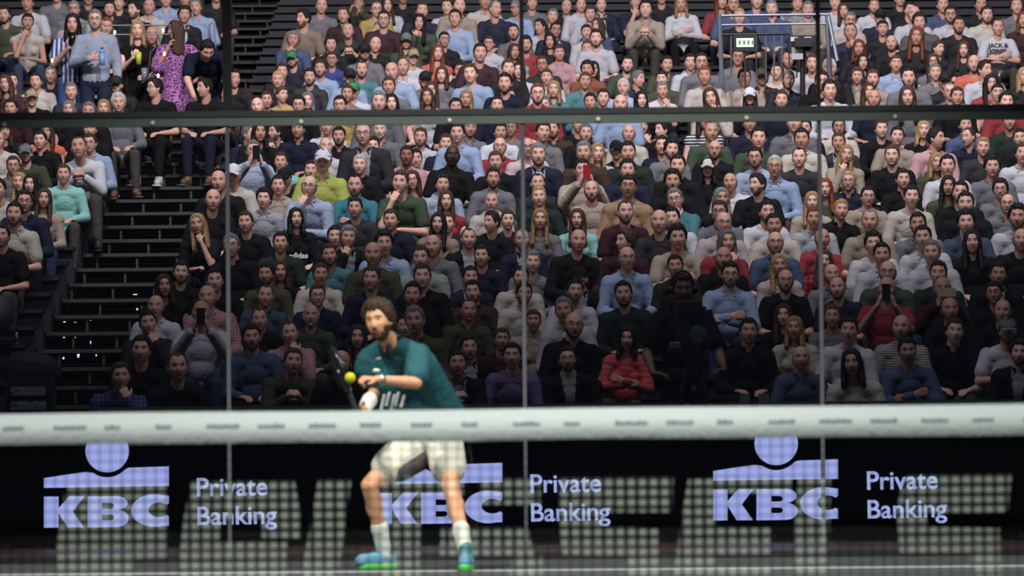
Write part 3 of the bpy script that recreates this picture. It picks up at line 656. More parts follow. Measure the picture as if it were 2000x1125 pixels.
DATA = """@0 0 4
35 120 sd olive tee B
215 25 sb white tee
445 -40 sb grey hoodie
215 175 ud cream top Fc
590 75 sg striped sweater G
690 -15 sd black tee
845 75 sd navy tee B
930 25 sb black tee
1050 80 sd black jacket B<
1165 55 bg cream jacket
1295 -5 sb light blue shirt
1440 120 cd black jacket
1445 -5 sg white shirt
1530 60 sg light blue shirt
1690 -40 sd black tee
830 215 sr black tee
1185 280 bb black tee
1820 620 sd black tee >
1600 690 sd black tee <
1210 690 sd black top G<
965 560 rb grey sweater
690 590 ly white tee F
655 680 sd black tee
555 720 sg navy tee
400 590 sg black tee
280 640 sd cream hoodie
45 660 lb maroon top F
100 640 sd olive tee
245 770 sb black tee Kbeige
85 850 sd maroon tee
540 860 lg black top F
695 880 sg black tee
810 850 ly black top F
925 810 cw grey shirt
910 670 sd black jacket KblackGB
@450 0 4.8925
870 60 rb grey tee
700 180 sd tan tee B<
1080 150 sb maroon shirt
1230 30 sb olive shirt p
1395 95 rg yellow sweater G
1500 55 lb white top F
1650 -30 sd black tee
1830 105 sb navy tee
1485 190 sd maroon tee G
1425 290 sg white polo <
1780 220 ld green cardigan Fc
1150 300 rg dark green tee l
600 385 cg blue shirt c
960 430 cd black tee
1385 430 bg black shirt
1280 500 sd grey shirt KblackB
1680 400 lb green jacket FKgrey
590 570 sb navy tee KgreenB
970 570 ub royal blue blouse FG
860 660 sb light blue sweater B
1255 670 rb teal tee B
1140 745 sb light blue shirt KblackGB
1745 550 sb white tee Kbeige
1650 640 bb white polo
1560 690 bg light blue tee
1860 770 sd grey tee KblackB
1545 830 sb grey tee F
760 740 sd charcoal hoodie B
490 690 sb black tee
455 770 sy black sweater
490 910 ub yellow top F>
345 960 sb navy top F
260 1020 bg navy tee
655 1010 sd black shirt G
745 970 lg grey top F
1200 870 sd white tee KgreenG
1110 900 sb grey top F
1050 1010 sd yellow shirt G
1430 980 sg grey shirt B
1540 990 ld pink top F
1890 930 lb white top F
@800 0 4.8925
360 70 sb white tee
410 180 sd light blue sweater
490 60 sb beige jacket
725 15 sg cream shirt
800 90 rg navy tee >
1020 85 sg light blue shirt G<
1180 30 sb grey tee
1390 160 sg black sweater
1490 70 bb black hoodie
1610 50 sb white jacket
1725 140 sb white tee
1830 50 sb navy jacket
1005 310 sd grey tee B
1395 290 sd navy jacket G
1250 260 sd white tee <
1690 310 ud white tee F
1800 250 lb blue jacket F<
1780 370 sd white tee B
330 380 ud black top FG
760 420 ub white tee FG
670 510 sd maroon tee
270 510 lr coral top F
1330 400 ld black top F
1110 430 cd red tee B
1000 500 lb striped top F
1430 510 ub pink shirt F
1700 470 sb white tee B
1270 620 sb dark green jacket G
930 660 sb black polo
1040 680 ld white top F
480 680 sd black hoodie
580 710 sb light blue sweater
310 720 lb grey sweater F
1700 670 cd rust brown jacket
1780 670 ld black top F
1330 740 ub white tee F
890 800 sd navy tee B
610 870 lb light blue sweater F
1670 780 sb teal jacket
1380 860 ly teal scarf F
520 950 ly black top F
930 930 sd brown tracksuit B
235 870 lb grey tee F
1240 900 sr red shirt GB
840 1010 sd navy tee
440 1030 sd black tee
1730 980 sd light blue shirt
1850 940 sd black tee
1260 1010 sg navy tee
@1150 0 4.8925
545 95 cd beige shirt l
880 40 ly white shirt Fx
450 20 sb navy tee c
700 -30 sd black tee
1280 15 lr red top F
1380 40 sd blue tee GB
1440 170 sy black top
1600 10 sb blue tee
1750 90 sg blue shirt
340 620 sd green tee B
745 620 sd olive sweater
970 600 sd white hoodie
1065 600 sd grey hoodie G
1115 730 sr cream sweater
1440 550 sb grey tee G
1480 750 sd beige jacket
1650 740 sb brown jacket Kolive
1780 690 cd cream sweater
1900 580 bb white tee B
1905 770 sg navy shirt B
340 840 sw light blue tee
470 760 sg navy jacket >
670 760 ud olive tee F
700 870 sg white tee Fc
1165 940 lb cream cardigan c
1540 930 lb black top FKwhite
1840 960 sb navy tee
500 960 ld black top F
330 1000 bb light blue tee
@1500 0 4
230 30 sd striped sweater
310 80 sg beige shirt
525 20 cb white tee
600 90 lb white top F
835 50 sb white tee B
640 165 sg cream shirt G
1030 -5 sb black tee
1100 80 sd black tee
1145 115 bb white shirt
1365 40 sb blue shirt
1430 120 sd white shirt GB
1665 40 sd black shirt
1710 120 sd cream shirt B
1940 50 cb grey tee
1795 215 rb printed white tee x
870 140 sb navy tee Kblack
645 255 rd navy sweater c
905 225 ud black top F
1175 180 cd grey checked shirt
965 340 bb black tee B
1160 290 lr black top F
710 380 lr black top F
1490 200 sd black tee B
1530 390 lb black top F<x
1330 380 ub black top F>
1290 490 lb grey top FG
740 490 ld black top F
1015 500 ub light blue shirt F
1600 500 bb orange tee B
1295 570 sg grey jacket
1390 640 sd black jacket Kblack
1700 550 sd white shirt >
350 500 sb white tee
480 540 sw black sweater
420 640 sd black shirt G
480 710 sd white sweater
705 600 cb grey scarf F
820 620 sb beige jacket B
1090 610 sd grey sweater B
790 720 lb grey sweater F
830 775 bb navy tee
1090 760 lb grey jacket F
1420 720 rg grey shirt G
1480 760 sb black tee
1740 660 ld red top F
1790 730 ud white top F
1985 600 ly black top F
1985 160 lr maroon top F
1860 800 sd red tee
@0 225 5
50 160 lb black top F
370 250 sd black printed shirt
250 380 sb olive tee KgreyB
460 170 lb orange top F
770 320 rb white sweater l
880 280 sb light blue shirt G
610 580 sb mint green sweater
130 500 sb grey tee G
5 250 bb cream tee
205 660 ly grey top F
300 680 ld black top F
405 820 lb beige sweater F
240 850 sd navy jacket G
145 970 sd cream polo B
10 730 sd cream tee
880 140 sd black jacket
@400 225 5
460 190 sg navy jacket >
660 170 sd black tee B<
570 170 ld black top F
880 140 sd navy polo
670 330 sb navy tee
470 350 sg pale blue sweater Gp
710 460 sb mint green polo
305 590 sw cream tee Kwhite
780 620 sd black tee Kblack
1200 110 rb white tee
1280 210 sd black polo B
1150 310 bb white shirt
1560 190 bd charcoal jacket G
1680 150 bw grey jacket B
1620 310 sd navy sweater
1150 450 sb yellow polo Kwhite
1035 540 sd brown tee B
1515 490 sw black shirt
1960 400 sd pink shirt B
170 650 bb black sweater
80 830 bb black tee
1010 700 bb pale blue shirt Gc
1440 690 rd bright teal polo Bx
700 690 sd beige shirt
590 820 cd pale grey shirt
1470 910 sd charcoal tee
1930 660 sb green tee c
890 1010 ld black jersey F
1830 1030 sb navy jacket
385 1050 sb black tee
@800 225 5
95 220 sb white tee B
90 430 sd pink shirt
65 640 lb pink hoodie FG
350 280 sb navy tee
500 180 sd light blue shirt
610 130 sg grey shirt B
885 170 sd white tee
985 130 sb grey tee FG
850 310 bg red polo G
385 400 bd black tee
410 570 sd cream jacket G
820 460 sb black sweater
850 620 sd grey tracksuit B
320 680 sd pale blue hoodie
350 840 lb red top F
780 850 rg cream hoodie
1290 170 sd grey cardigan
1390 140 sd brown jacket B
1150 320 bg pale pink shirt G
1225 390 sg navy blazer B
1235 670 rd dark green tee
1265 800 sy dark green sweater
1720 180 sg black jacket B
1630 90 sb black tee
1715 370 sg brown jacket
1835 370 ly printed scarf F
1650 540 sd beige jacket p
1775 740 bd beige tee B
1275 1020 ly grey tee F
1640 1020 lb mint green top F
805 1050 sd black tee <
960 1030 sb maroon top F
270 1060 ld tan sweater F
370 1060 sb navy tee
@1200 225 5
140 180 bd cream shirt
275 110 ld grey top Fc
440 150 sd black jacket <
465 300 sd navy sweater
120 370 sd dark green sweater
20 350 sd dark green jacket Kblack
580 340 cd grey sweatshirt B
620 500 sd black jacket
130 540 sd navy tee
570 650 cd black tee B
155 700 ud camel blazer FG
110 950 rb maroon tee B
440 1040 bg charcoal tee
590 1010 sd white shirt
610 830 sg teal sweater Gc
880 50 lb striped top F
945 170 bb green tee
960 340 bd black sweater GB
910 520 ld black jacket Kcream
1150 660 bb white tee
1010 820 lg black top F
1030 950 sb grey tee G
1065 1060 bg pale pink tee G
1320 80 sd navy tee
1420 230 sd green tee
1400 420 sd pale blue jacket GB
1550 510 sw light blue shirt G
1760 70 sd grey jacket
1860 130 sd black tee
1830 240 sd cream shirt
1780 420 rd charcoal sweater
1400 680 sd black tee B<
1470 950 sd white tee B
1575 1080 sd cream tee
1930 850 ly beige cardigan F
1940 1010 sr pale grey jacket
@1600 225 5
190 120 sd cream tee GB
190 270 sb charcoal jacket
620 140 sb black sweater
760 210 sd beige tee
1010 150 ly black top F
1140 230 sd pink shirt >
250 390 ly beige shirt Fc
700 400 sb black sweater
1420 100 sd blue shirt B
1460 220 rb navy jacket <
1600 320 sy charcoal sweater
1860 60 sb dark green tee
1960 230 sd black tee
1110 470 ly olive scarf F
1240 500 sd white tee
1690 510 cd grey sweater
320 650 sy navy jacket G
60 720 lr olive top F
475 800 sd beige tee G
830 630 sd black jacket
900 800 sd cream cardigan
210 930 sy black polo
1260 700 ld olive jacket F
1380 760 sd black tee B
1430 870 sd black jacket
1770 730 cd grey sweater G
1840 870 bb grey shirt G
1940 1000 cd white shirt B
490 1040 rg beige polo
930 1070 sd grey shirt B
1430 1050 cd slate blue tee
1990 380 sb white shirt
@0 425 5
20 180 sd black tee
1950 70 ly black top Fc
1770 540 sd black tee B
1640 670 lb black top F
1560 870 bg white shirt
@400 425 5
290 280 sg black shirt G
740 250 sd dark green tee
1270 190 sd black shirt
1400 200 cg black jacket c
1215 370 sb teal tee B
1760 260 cd light blue shirt
1680 360 bb olive tee
80 620 sd black hoodie
600 560 sd olive sweater B
710 530 lb black top F
1130 560 sb cream tee
1630 600 sb navy sweater
50 780 bg pink checked shirt
570 770 rb slate blue shirt
1100 770 sb navy jacket G
1000 960 bw green sweater B
510 1000 rb black jacket
@800 425 5
575 210 rb black vest
1100 220 rg navy jacket B
235 280 bb grey cardigan
690 380 sd navy sweater
130 400 sb pale green shirt
1640 230 bb black sweater
1240 440 sg grey sweater
1630 430 bd black jacket B
555 590 sd navy jacket
160 580 sb black jacket
1070 590 sd cream shirt B
1700 600 sd black jacket KblackB
640 730 sd brown shirt B
1085 750 sd cream sweater B
1585 720 sd white tee B
30 760 sd black tee B
575 910 rb olive jacket
1510 910 sg printed white shirt
1210 1010 ub beige jacket F
60 1010 sg olive jacket
@1200 425 5
70 240 cb maroon sweater <
160 400 bg light blue shirt G
615 200 cd beige tee x
600 480 sd dark olive tee
1100 240 lg red sweater Fc
1030 400 bb black sweater B
1130 560 sd light blue shirt GBx
1570 250 bg blue polo GB
1610 470 ly pale pink shirt F
1670 620 bb black tee GB
90 750 sd dark green sweater B
1690 960 lb black printed top F
@1600 425 5
60 210 bb red tee
60 430 lb red plaid shirt F
120 560 bb grey shirt B
210 690 bb navy tee B
520 260 cd white tee
620 370 sd white shirt
640 540 bb green sweater GB
1030 200 sd white shirt
1090 350 sg white sweater
1160 550 sd dark green tee
1480 240 ld black jacket
1970 220 bb black tee
1750 560 sd black jacket
660 700 bg red tee p
1220 700 bb maroon jacket p
1690 740 ud black top FG
1300 900 bb black tee
1770 920 bb black tee
90 970 sr grey tee
@0 600 5
1470 160 sd charcoal sweater c
1940 60 bw white shirt p
1380 420 sd black tee
1200 680 sb blue checked shirt c
1710 590 rb black vneck
@400 600 5
460 300 sd blue vneck B
830 260 rb pink sweater c
860 540 sb olive sweater l
1490 300 lb maroon top F
1330 560 bb black jacket
1950 190 sd brown jacket
@800 600 5
570 400 sd black jacket
480 560 sd black tracksuit l
900 320 sb maroon top F
1000 480 sd lilac sweater
1610 180 bb black jacket GB
1530 510 sd black vest GB
@1200 600 5
120 310 ld pink puffer jacket Fx
1310 240 sd black jacket
1760 210 ly cream tee F
1820 500 bg blue polo
@1600 600 5
330 230 sd white shirt
320 550 ld cream tee F
840 200 bb striped tee B
860 430 sd blue sweater x
1340 240 sb black polo
1800 240 sd white tee KgreyBx
1960 450 cd black jacket B"""
folk = []; ox = oy = 0; sc = 1
for ln in DATA.strip().split('\n'):
    t = ln.split()
    if t[0][0] == '@': ox, oy, sc = float(t[0][1:]), float(t[1]), float(t[2]); continue
    px, py = ox+int(t[0])/sc, oy+int(t[1])/sc; hair = t[2]; rest = t[3:]
    k = next(i for i, q in enumerate(rest) if q in NOUN); col = ' '.join(rest[:k]); noun = rest[k]; fl = ''.join(rest[k+1:])
    hat = re.search('K([a-z]+)', fl); hat = hat.group(1) if hat else None; fl = re.sub('K[a-z]+', '', fl)
    pose = next((c for c in 'lxcp' if c in fl), None) or ('y' if ('<' in fl or '>' in fl) else 'n')
    folk.append(dict(px=px, py=py, hair=hair, col=col, noun=noun, F='F' in fl, G='G' in fl, B='B' in fl, hat=hat, pose=pose, flip='>' in fl))
# which row each one sits in: nearest in height, never two closer than 0.40 m in one row
rows = {}
def dims(p, n):
    Y = D(n)+.45+POSES['F' if p['F'] else 'M'][p['pose']]['head'].y; return P(p['px'], p['py'], Y)
for p in sorted(folk, key=lambda p: -p['py']):
    best = None
    for n in range(-7, 27):
        T = dims(p, n); h = T.z-Z(n); hz = POSES['M'][p['pose']]['head'].z
        if abs(h-hz) >.36: continue
        near = [abs(T.x-x) for x in rows.get(n, [])]; cost = (2.4 if h > hz else 1)*abs(h-hz)+sum(max(0, .43-d)*5 for d in near)
        if best is None or cost < best[0]: best = (cost, n, T)
    if best is None: n = max(-7, min(26, round((p['py']-715)/-33)-7)); best = (0, n, dims(p, n))
    p['n'], p['T'] = best[1], best[2]; rows.setdefault(best[1], []).append(best[2].x)
for n in rows:                                                  # neighbours in a row make a little room for each other
    r_ = sorted([p for p in folk if p['n'] == n], key=lambda p: p['T'].x); x0_ = [p['T'].x for p in r_]; xs_ = list(x0_)
    for _ in range(12):
        for i in range(len(xs_)-1):
            g_ = .46-(xs_[i+1]-xs_[i])
            if g_ > 0: xs_[i] -= g_/2; xs_[i+1] += g_/2
        xs_ = [max(a-.035, min(a+.035, b)) for a, b in zip(x0_, xs_)]
    for p, x in zip(r_, xs_): p['T'].x = x
folk.sort(key=lambda p: (p['n'], p['px']))
NSOLO = 292
lone = [q for q in folk if q['py'] < 25 and (abs(q['px']-1261) < 4 or abs(q['px']-1330) < 4) or (abs(q['px']-1948.75) < 2 and q['py'] < 60)]; folk = [q for q in folk if q not in lone]
solo, mass = folk[:NSOLO-3]+lone, folk[NSOLO-3:]; folk = solo+mass

# labels
def garb(p):
    return (p['col']+' '+NOUN[p['noun']][0]).strip()
def near(p, side):
    c = [q for q in folk if q is not p and abs(q['py']-p['py']) < 34 and 20 < (q['px']-p['px'])*side < 125]
    return min(c, key=lambda q: abs(q['px']-p['px'])+1.4*abs(q['py']-p['py'])) if c else None
def below(p, s=1):
    c = [q for q in folk if q is not p and abs(q['px']-p['px']) < 60 and 18 < (q['py']-p['py'])*s < 80]
    return min(c, key=lambda q: abs(q['px']-p['px'])+.6*abs(q['py']-p['py'])) if c else None
POSEW = {'x': 'arms crossed', 'c': 'hand to the chin', 'p': 'holding up a phone', 'l': 'leaning forward', 'y': 'turned aside', 'n': ''}
for p in folk: p['g'] = garb(p)
seen = set()
def art(g): return g
for p in folk:
    a, b, c, u = near(p, -1), near(p, 1), below(p), below(p, -1)
    ex = ([p['hat']+' cap'] if p['hat'] and not (p['hat'] == 'white' and p['col'] == 'cream') else ['white headband'] if p['hat'] else [])+(['glasses'] if p['G'] else [])
    base = 'person in '+p['g']+((' and '+' and '.join(ex)) if ex else ''); pw = POSEW[p['pose']]
    if pw: base += ', '+pw
    sa, sb, sc_, su = [q['g'] if q else None for q in (a, b, c, u)]
    ca = []
    if c and b: ca.append(f', behind {sc_} and beside {sb}')
    if a and b: ca.append(f', between {sa} and {sb}')
    if c and a: ca.append(f', behind {sc_} and beside {sa}')
    if u and b: ca.append(f', beside {sb}, in front of {su}')
    if u and a: ca.append(f', beside {sa}, in front of {su}')
    if c: ca.append(f', behind {sc_}')
    if u: ca.append(f', in front of {su}')
    if b: ca.append(f', beside {sb}')
    rown = ['first','second','third','fourth','fifth','sixth','seventh','eighth','ninth','tenth','eleventh','twelfth','thirteenth','fourteenth','fifteenth','sixteenth','seventeenth','eighteenth','nineteenth'][min(18, p['n']+7)]
    if b: ca.append(f', {rown} row up, beside {sb}')
    if c: ca.append(f', {rown} row up, behind {sc_}')
    ca.append(f', {rown} row from the front')
    p['label'] = None
    for e in ca:
        L = base+e
        if len(L.split()) <= 16 and L not in seen: p['label'] = L; break
    if not p['label']: p['label'] = base+f', {rown} row up by {sa or sb or sc_}'
    seen.add(p['label'])

M_STRIPE = pattern_mat('striped_cloth', lin((205,204,206)), lin((30,32,40)), 9)
M_STRIPEP = pattern_mat('fine_striped_cloth', lin((190,184,176)), lin((110,108,108)), 14)
M_PLAID = pattern_mat('plaid_cloth', lin((170,40,40)), lin((30,26,28)), 5, plaid=True)
M_CHECK = pattern_mat('checked_cloth', lin((70,80,150)), lin((34,36,60)), 9, plaid=True)
M_CHECKP = pattern_mat('pink_checked_cloth', lin((205,160,165)), lin((150,100,110)), 12, plaid=True)
M_CHECKG = pattern_mat('grey_checked_cloth', lin((120,120,128)), lin((40,42,50)), 9, plaid=True)
M_PUFF = pattern_mat('puffer_cloth', lin((214,92,92)), lin((186,74,80)), 6)
PATT = {'striped': M_STRIPE, 'red plaid': M_PLAID, 'blue checked': M_CHECK, 'pink checked': M_CHECKP, 'grey checked': M_CHECKG, 'pink puffer': M_PUFF}
_pm = {}
def pmesh(me, mat):
    k = (me.name, mat.name)
    if k not in _pm:
        c = me.copy(); c.materials[0] = mat; _pm[k] = c
    return _pm[k]
HK = {'w': .12, 'g': .05}
def colour(p):
    c = SPECIAL.get(p['col']); c = lin(c) if c else COLS.get(p['col'].split()[-1], COLS['grey'])
    if p['noun'] == 'polo' and p['col'] == 'yellow': c = lin((190, 205, 50))
    l_ = .3*c[0]+.5*c[1]+.2*c[2]; return tuple((l_+(q-l_)*.76)*.88 for q in c)
def place(p, i):
    """world matrix and the list of (part name, mesh, local matrix, colour)"""
    rnd = random.Random(i*7+1); fig = POSES['F' if p['F'] else 'M'][p['pose']]; hz = fig['head'].z
    T = p['T']; n = p['n']; s = max(.90, min(1.08, (T.z-Z(n))/hz))*(1.0 if p['F'] else 1.0)
    flip = p['flip'] or (p['pose'] not in 'y' and rnd.random() < .5)
    rz = R(rnd.uniform(-12, 12)); ry = R(rnd.uniform(-4, 4))
    M = Matrix.Rotation(rz, 4, 'Z') @ Matrix.Rotation(ry, 4, 'Y') @ Matrix.Diagonal((s*(-1 if flip else 1), s, s, 1))
    h = M @ Vector(fig['head']); loc = T-h
    M = Matrix.Translation(loc) @ M
    g = 'F' if p['F'] else 'M'; c = colour(p); noun, kind, ext = NOUN[p['noun']]
    if p['F'] and p['noun'] == 'top' and rnd.random() < .45: kind = 'top'
    if p['noun'] == 'jacket' and (rnd.random() < .72 or 'puffer' in p['col']): kind = 'long'
    top = fig['tops'].get(kind) or fig['tops']['long']; pt = PATT.get(p['col'])
    if p['noun'] == 'tee' and p['col'] == 'striped': pt = M_STRIPEP
    v = 1+rnd.uniform(-.12, .10); c = tuple(min(1, q*v) for q in c)
    parts = [('shirt', top if not pt else pmesh(top, pt), Matrix(), c)]
    lower = rnd.choice([lin((28,32,48)), lin((22,22,24)), lin((50,60,86)), lin((70,66,60)), lin((30,30,34))])
    parts.append(('trousers', fig['trousers'], Matrix(), lower)); sc_ = rnd.choice([lin((190,190,190)), lin((30,30,30)), lin((90,70,50))]); parts += [('shoe', q, Matrix(), sc_) for q in fig['shoes']]
    hc = HC[p['hair'][1]]; st = p['hair'][0]; hm = fig['HM']
    if st in 'sclru' and rnd.random() < .5: st += '2'
    if st == 's' and rnd.random() < .4: st = 's3'
    if (st, g) not in HAIRS: st = st[0]
    hv = rnd.uniform(.75, 1.25); hc = tuple(q*hv for q in hc)
    parts.append(('hair', HAIRS[(st, g)], hm, hc))
    if p['B']: parts.append(('beard', BEARD, hm, None))
    if p['G']: parts.append(('glasses', SPECS, hm, (0,0,0)))
    if p['hat']: parts.append(('cap', CAP, hm, lin({'black': (26,26,28), 'white': (215,215,222), 'beige': (170,155,125), 'grey': (110,120,118), 'green': (60,140,90), 'olive': (70,70,50), 'cream': (205,200,190)}[p['hat']])))
    if ext == 'c': parts.append(('collar', fig['collar'], Matrix(), tuple(q*1.05 for q in c)))
    if ext in 'hs' and ext: parts.append(('hood' if ext == 'h' else 'scarf', fig['hood'], Matrix(), c if ext == 'h' else lin((60,90,90))))
    sk = rnd.choice(SK)
    parts = [(a_, b_, c_, e_ if e_ is not None else tuple(.55*q+.45*r_*.5 for q, r_ in zip(hc, sk))) for a_, b_, c_, e_ in parts]
    if abs(p['px']-878) < 4 and abs(p['py']-305) < 5: sk = lin((70,48,40))
    if abs(p['px']-792) < 4 and abs(p['py']-305) < 5: sk = lin((150,104,84))
    return fig, M, sk, parts, (flip, rz)
M_PHONE = newmat('phone_black', (.01, .01, .012), .25); M_PHONER = newmat('phone_red', lin((160, 30, 40)), .35); M_PHONEW = newmat('phone_pale', lin((190, 160, 150)), .4)
for i, p in enumerate(solo):
    fig, M, sk, parts, _ = place(p, i)
    o = bpy.data.objects.new('person', fig['body']); COL.objects.link(o); o.matrix_world = M; o.color = (*sk, 1)
    tag(o, p['label'], 'person', 'seated spectators in the grandstand')
    for nm, me, ml, c in parts:
        q = bpy.data.objects.new(nm, me); COL.objects.link(q); q.parent = o; q.matrix_local = ml; q.color = (*c, 1)
    if p['pose'] == 'p':
        b = MB(); wide = abs(p['px']-1844) < 12; hx, hz_ = (.08, .038) if wide else (.037, .075)
        b.box((-hx, -.004, -hz_), (hx, .004, hz_)); b.cur = 1; b.box((-hx+.008, .004, -hz_+.008), (hx-.008, .0045, hz_-.008))
        mt_ = M_PHONER if abs(p['px']-1130) < 12 else M_PHONEW if wide else M_PHONE
        J = fig['J']; mid = M @ ((J['hl']+J['hr'])/2+Vector((0, -.035, .03)))
        ph = b.build('smartphone', [mt_, M_PHONE]); ph.location = mid
        tag(ph, ('red' if mt_ is M_PHONER else 'pale wide' if wide else 'dark')+' smartphone held up by the person in '+p['g']+f', {["lower","middle","upper"][0 if p["py"]>520 else 1 if p["py"]>250 else 2]} stand', 'phone')

# lettering on two tops
M_INKW = newmat('shirt_print_white', (.6, .6, .6), .9); M_INKD = newmat('shirt_print_dark', (.02, .02, .03), .9)
def chest_text(px, py, lines, size, mat, colr):
    c = [o for o in COL.objects if o.name.startswith('person') and not o.parent]
    best = min(solo, key=lambda p: abs(p['px']-px)+abs(p['py']-py)); o = [q for q in c if q.get('label') == best['label']][0]
    bpy.context.view_layer.update()
    for k, (tx, ty, bd) in enumerate(lines):
        Y = best['T'].y-.13; t = text('lettering', bd, tx, ty, size, Y, mat, None, 1.0, 'CENTER', .003)
        t.rotation_euler = (R(80), 0, 0); t.parent = o; t.matrix_parent_inverse = o.matrix_world.inverted()
chest_text(578, 427, [(583, 504, 'adidas')], 15, M_INKW, None)
chest_text(1949, 54, [(1950, 93, 'JACK &'), (1950, 104, 'JONES')], 12, M_INKD, None)

# the far top rows: one mass beyond the three hundred nearest
def low(me, ratio):
    o = bpy.data.objects.new('tmp', me); COL.objects.link(o); q = o.modifiers.new('d', 'DECIMATE'); q.ratio = ratio
    dg = bpy.context.evaluated_depsgraph_get(); dg.update(); out = bpy.data.meshes.new_from_object(o.evaluated_get(dg)); bpy.data.objects.remove(o)
    v = arr(out).copy(); f = [tuple(q.vertices) for q in out.polygons]; mi = np.empty(len(f), dtype=np.int32); out.polygons.foreach_get('material_index', mi)
    ls = np.array([len(q) for q in f]); fl = np.fromiter((i for q in f for i in q), dtype=np.int32); return v, ls, fl, mi
_lo = {}
VV, LS, FL, CC = [], [], [], []; base = 0
for i, p in enumerate(mass):
    fig, M, sk, parts, _ = place(p, i+5000)
    for nm, me, ml, c in [('body', fig['body'], Matrix(), sk)]+parts:
        if nm == 'shoe': continue
        key = re.sub(r'\.\d+$', '', me.name)
        if me.name not in _lo: _lo[me.name] = low(me, .22 if nm == 'body' else .35 if nm in ('shirt', 'trousers') else .5 if nm in ('hair',) else .6)
        v, ls, fl, mi = _lo[me.name]; A = np.array(M @ ml)
        w_ = v @ A[:3, :3].T+A[:3, 3]; VV.append(w_); LS.append(ls)
        if M.determinant() < 0:
            off = np.concatenate([[0], np.cumsum(ls)]); fl = np.concatenate([fl[off[k]:off[k+1]][::-1] for k in range(len(ls))]) if (me.name, 1) not in _lo else _lo[(me.name, 1)]; _lo[(me.name, 1)] = fl
        FL.append(fl+base); base += len(v)
        cc = np.tile(np.array([*c, 1.0]), (len(ls), 1))
        if nm == 'body':
            for s_, m_ in ((1, (.8,.5,.5)), (2, (.28,.24,.22))): cc[mi == s_, :3] *= m_
            cc[mi == 3, :3] = .36; cc[mi == 4, :3] = .02
        elif nm == 'shirt' and len(me.materials) > 1: cc[mi == 1, :3] = (.5,.52,.56)
        elif nm == 'shirt' and p['col'] in ('striped',): cc[(np.arange(len(ls))//60) % 2 == 0, :3] *= .4
        CC.append(cc)
VV = np.concatenate(VV); LS = np.concatenate(LS); FL = np.concatenate(FL); CC = np.concatenate(CC)
me = bpy.data.meshes.new('crowd'); me.vertices.add(len(VV)); me.vertices.foreach_set('co', VV.astype(np.float32).ravel())
me.loops.add(len(FL)); me.loops.foreach_set('vertex_index', FL.astype(np.int32)); me.polygons.add(len(LS))
me.polygons.foreach_set('loop_start', np.concatenate([[0], np.cumsum(LS)[:-1]]).astype(np.int32))
try: me.polygons.foreach_set('loop_total', LS.astype(np.int32))
except Exception: pass
me.update(calc_edges=True); me.polygons.foreach_set('use_smooth', [True]*len(LS))
at_ = me.attributes.new('garment', 'FLOAT_COLOR', 'FACE'); at_.data.foreach_set('color', CC.astype(np.float32).ravel())
M_MASS = newmat('crowd_cloth', (.5,.5,.5), .8, bump=.3, bscale=9); nt = M_MASS.node_tree; an = nt.nodes.new('ShaderNodeAttribute'); an.attribute_name = 'garment'; nt.links.new(an.outputs['Color'], nt.nodes['Principled BSDF'].inputs['Base Color'])
cr = obj('crowd', me, None, [M_MASS]); tag(cr, 'dense crowd of seated spectators filling the top rows of the stand', 'crowd', kind='stuff')

# spare seats at the aisle edge
kk = 0
for n in range(-5, 14, 1):
    if all(abs(x+4.78) > .62 for x in rows.get(n, [])) and kk < 5 and n % 2: seat_shell(-4.80, n, 'empty dark folding seat at the end of a row beside the aisle stairs'); kk += 1
# ------------------------------------------------------------------ the standing guests, the camera operator
def standing(**kw):
    J = dict(pelvis=(0,.03,.93), neck=(0,.02,1.44), head=(0,-.025,1.605), sl=(.175,.03,1.385), sr=(-.175,.03,1.385),
             hpl=(.09,.03,.92), hpr=(-.09,.03,.92), kl=(.10,.0,.49), kr=(-.10,.0,.49), al=(.11,.03,.10), ar=(-.11,.03,.10), fl=(.13,-.12,.055), fr=(-.13,-.12,.055),
             el=(.24,.05,1.12), er=(-.24,.05,1.12), wl=(.25,-.03,.88), wr=(-.25,-.03,.88), hl=(.245,-.05,.78), hr=(-.245,-.05,.78), pl=(-1,0,0), pr=(1,0,0), tl=1, tr=-1)
    J.update(kw); return J
def stand_person(fig, label, px, py, Y, hair, skin, topk, topc, legc, rz=0, flip=False, extra=(), patt=None, hf='M', s=1.0, trousers=True, cat_group=None):
    T = P(px, py, Y); M = Matrix.Rotation(R(rz), 4, 'Z') @ Matrix.Diagonal((-s if flip else s, s, s, 1)); M = Matrix.Translation(T-M @ fig['head']) @ M
    o = bpy.data.objects.new('person', fig['body']); COL.objects.link(o); o.matrix_world = M; o.color = (*skin, 1); tag(o, label, 'person', cat_group)
    tp_ = fig['tops'][topk]
    if patt: tp_ = pmesh(tp_, patt)
    L = [('shirt', tp_, Matrix(), topc), ('hair', HAIRS[(hair[0], hf)], fig['HM'], hair[1])]
    L += [('shoe', q, Matrix(), (.05,.05,.05)) for q in fig['shoes']]
    if trousers: L.append(('trousers', fig['trousers'], Matrix(), legc))
    for nm, me, ml, c in L+list(extra):
        q = bpy.data.objects.new(nm, me); COL.objects.link(q); q.parent = o; q.matrix_local = ml; q.color = (*c, 1)
    return o, M
f1 = figure('standing_drink', standing(er=(-.25,-.02,1.12), wr=(-.04,-.25,1.16), hr=(.05,-.28,1.17), pr=(0,1,.2), tr=1, curl=.9))
g1 = figure('standing_phone', standing(er=(-.22,-.08,1.14), wr=(-.02,-.26,1.32), hr=(.01,-.28,1.42), pr=(.3,1,0), tr=1, curl=.9))
g2 = figure('standing_drinkF', standing(er=(-.21,-.06,1.12), wr=(-.04,-.24,1.26), hr=(.0,-.26,1.34), pr=(.3,1,0), tr=1, curl=.9, sl=(.16,.03,1.375), sr=(-.16,.03,1.375), el=(.22,.0,1.10), wl=(.12,-.2,1.02), hl=(.06,-.26,1.02)), True)
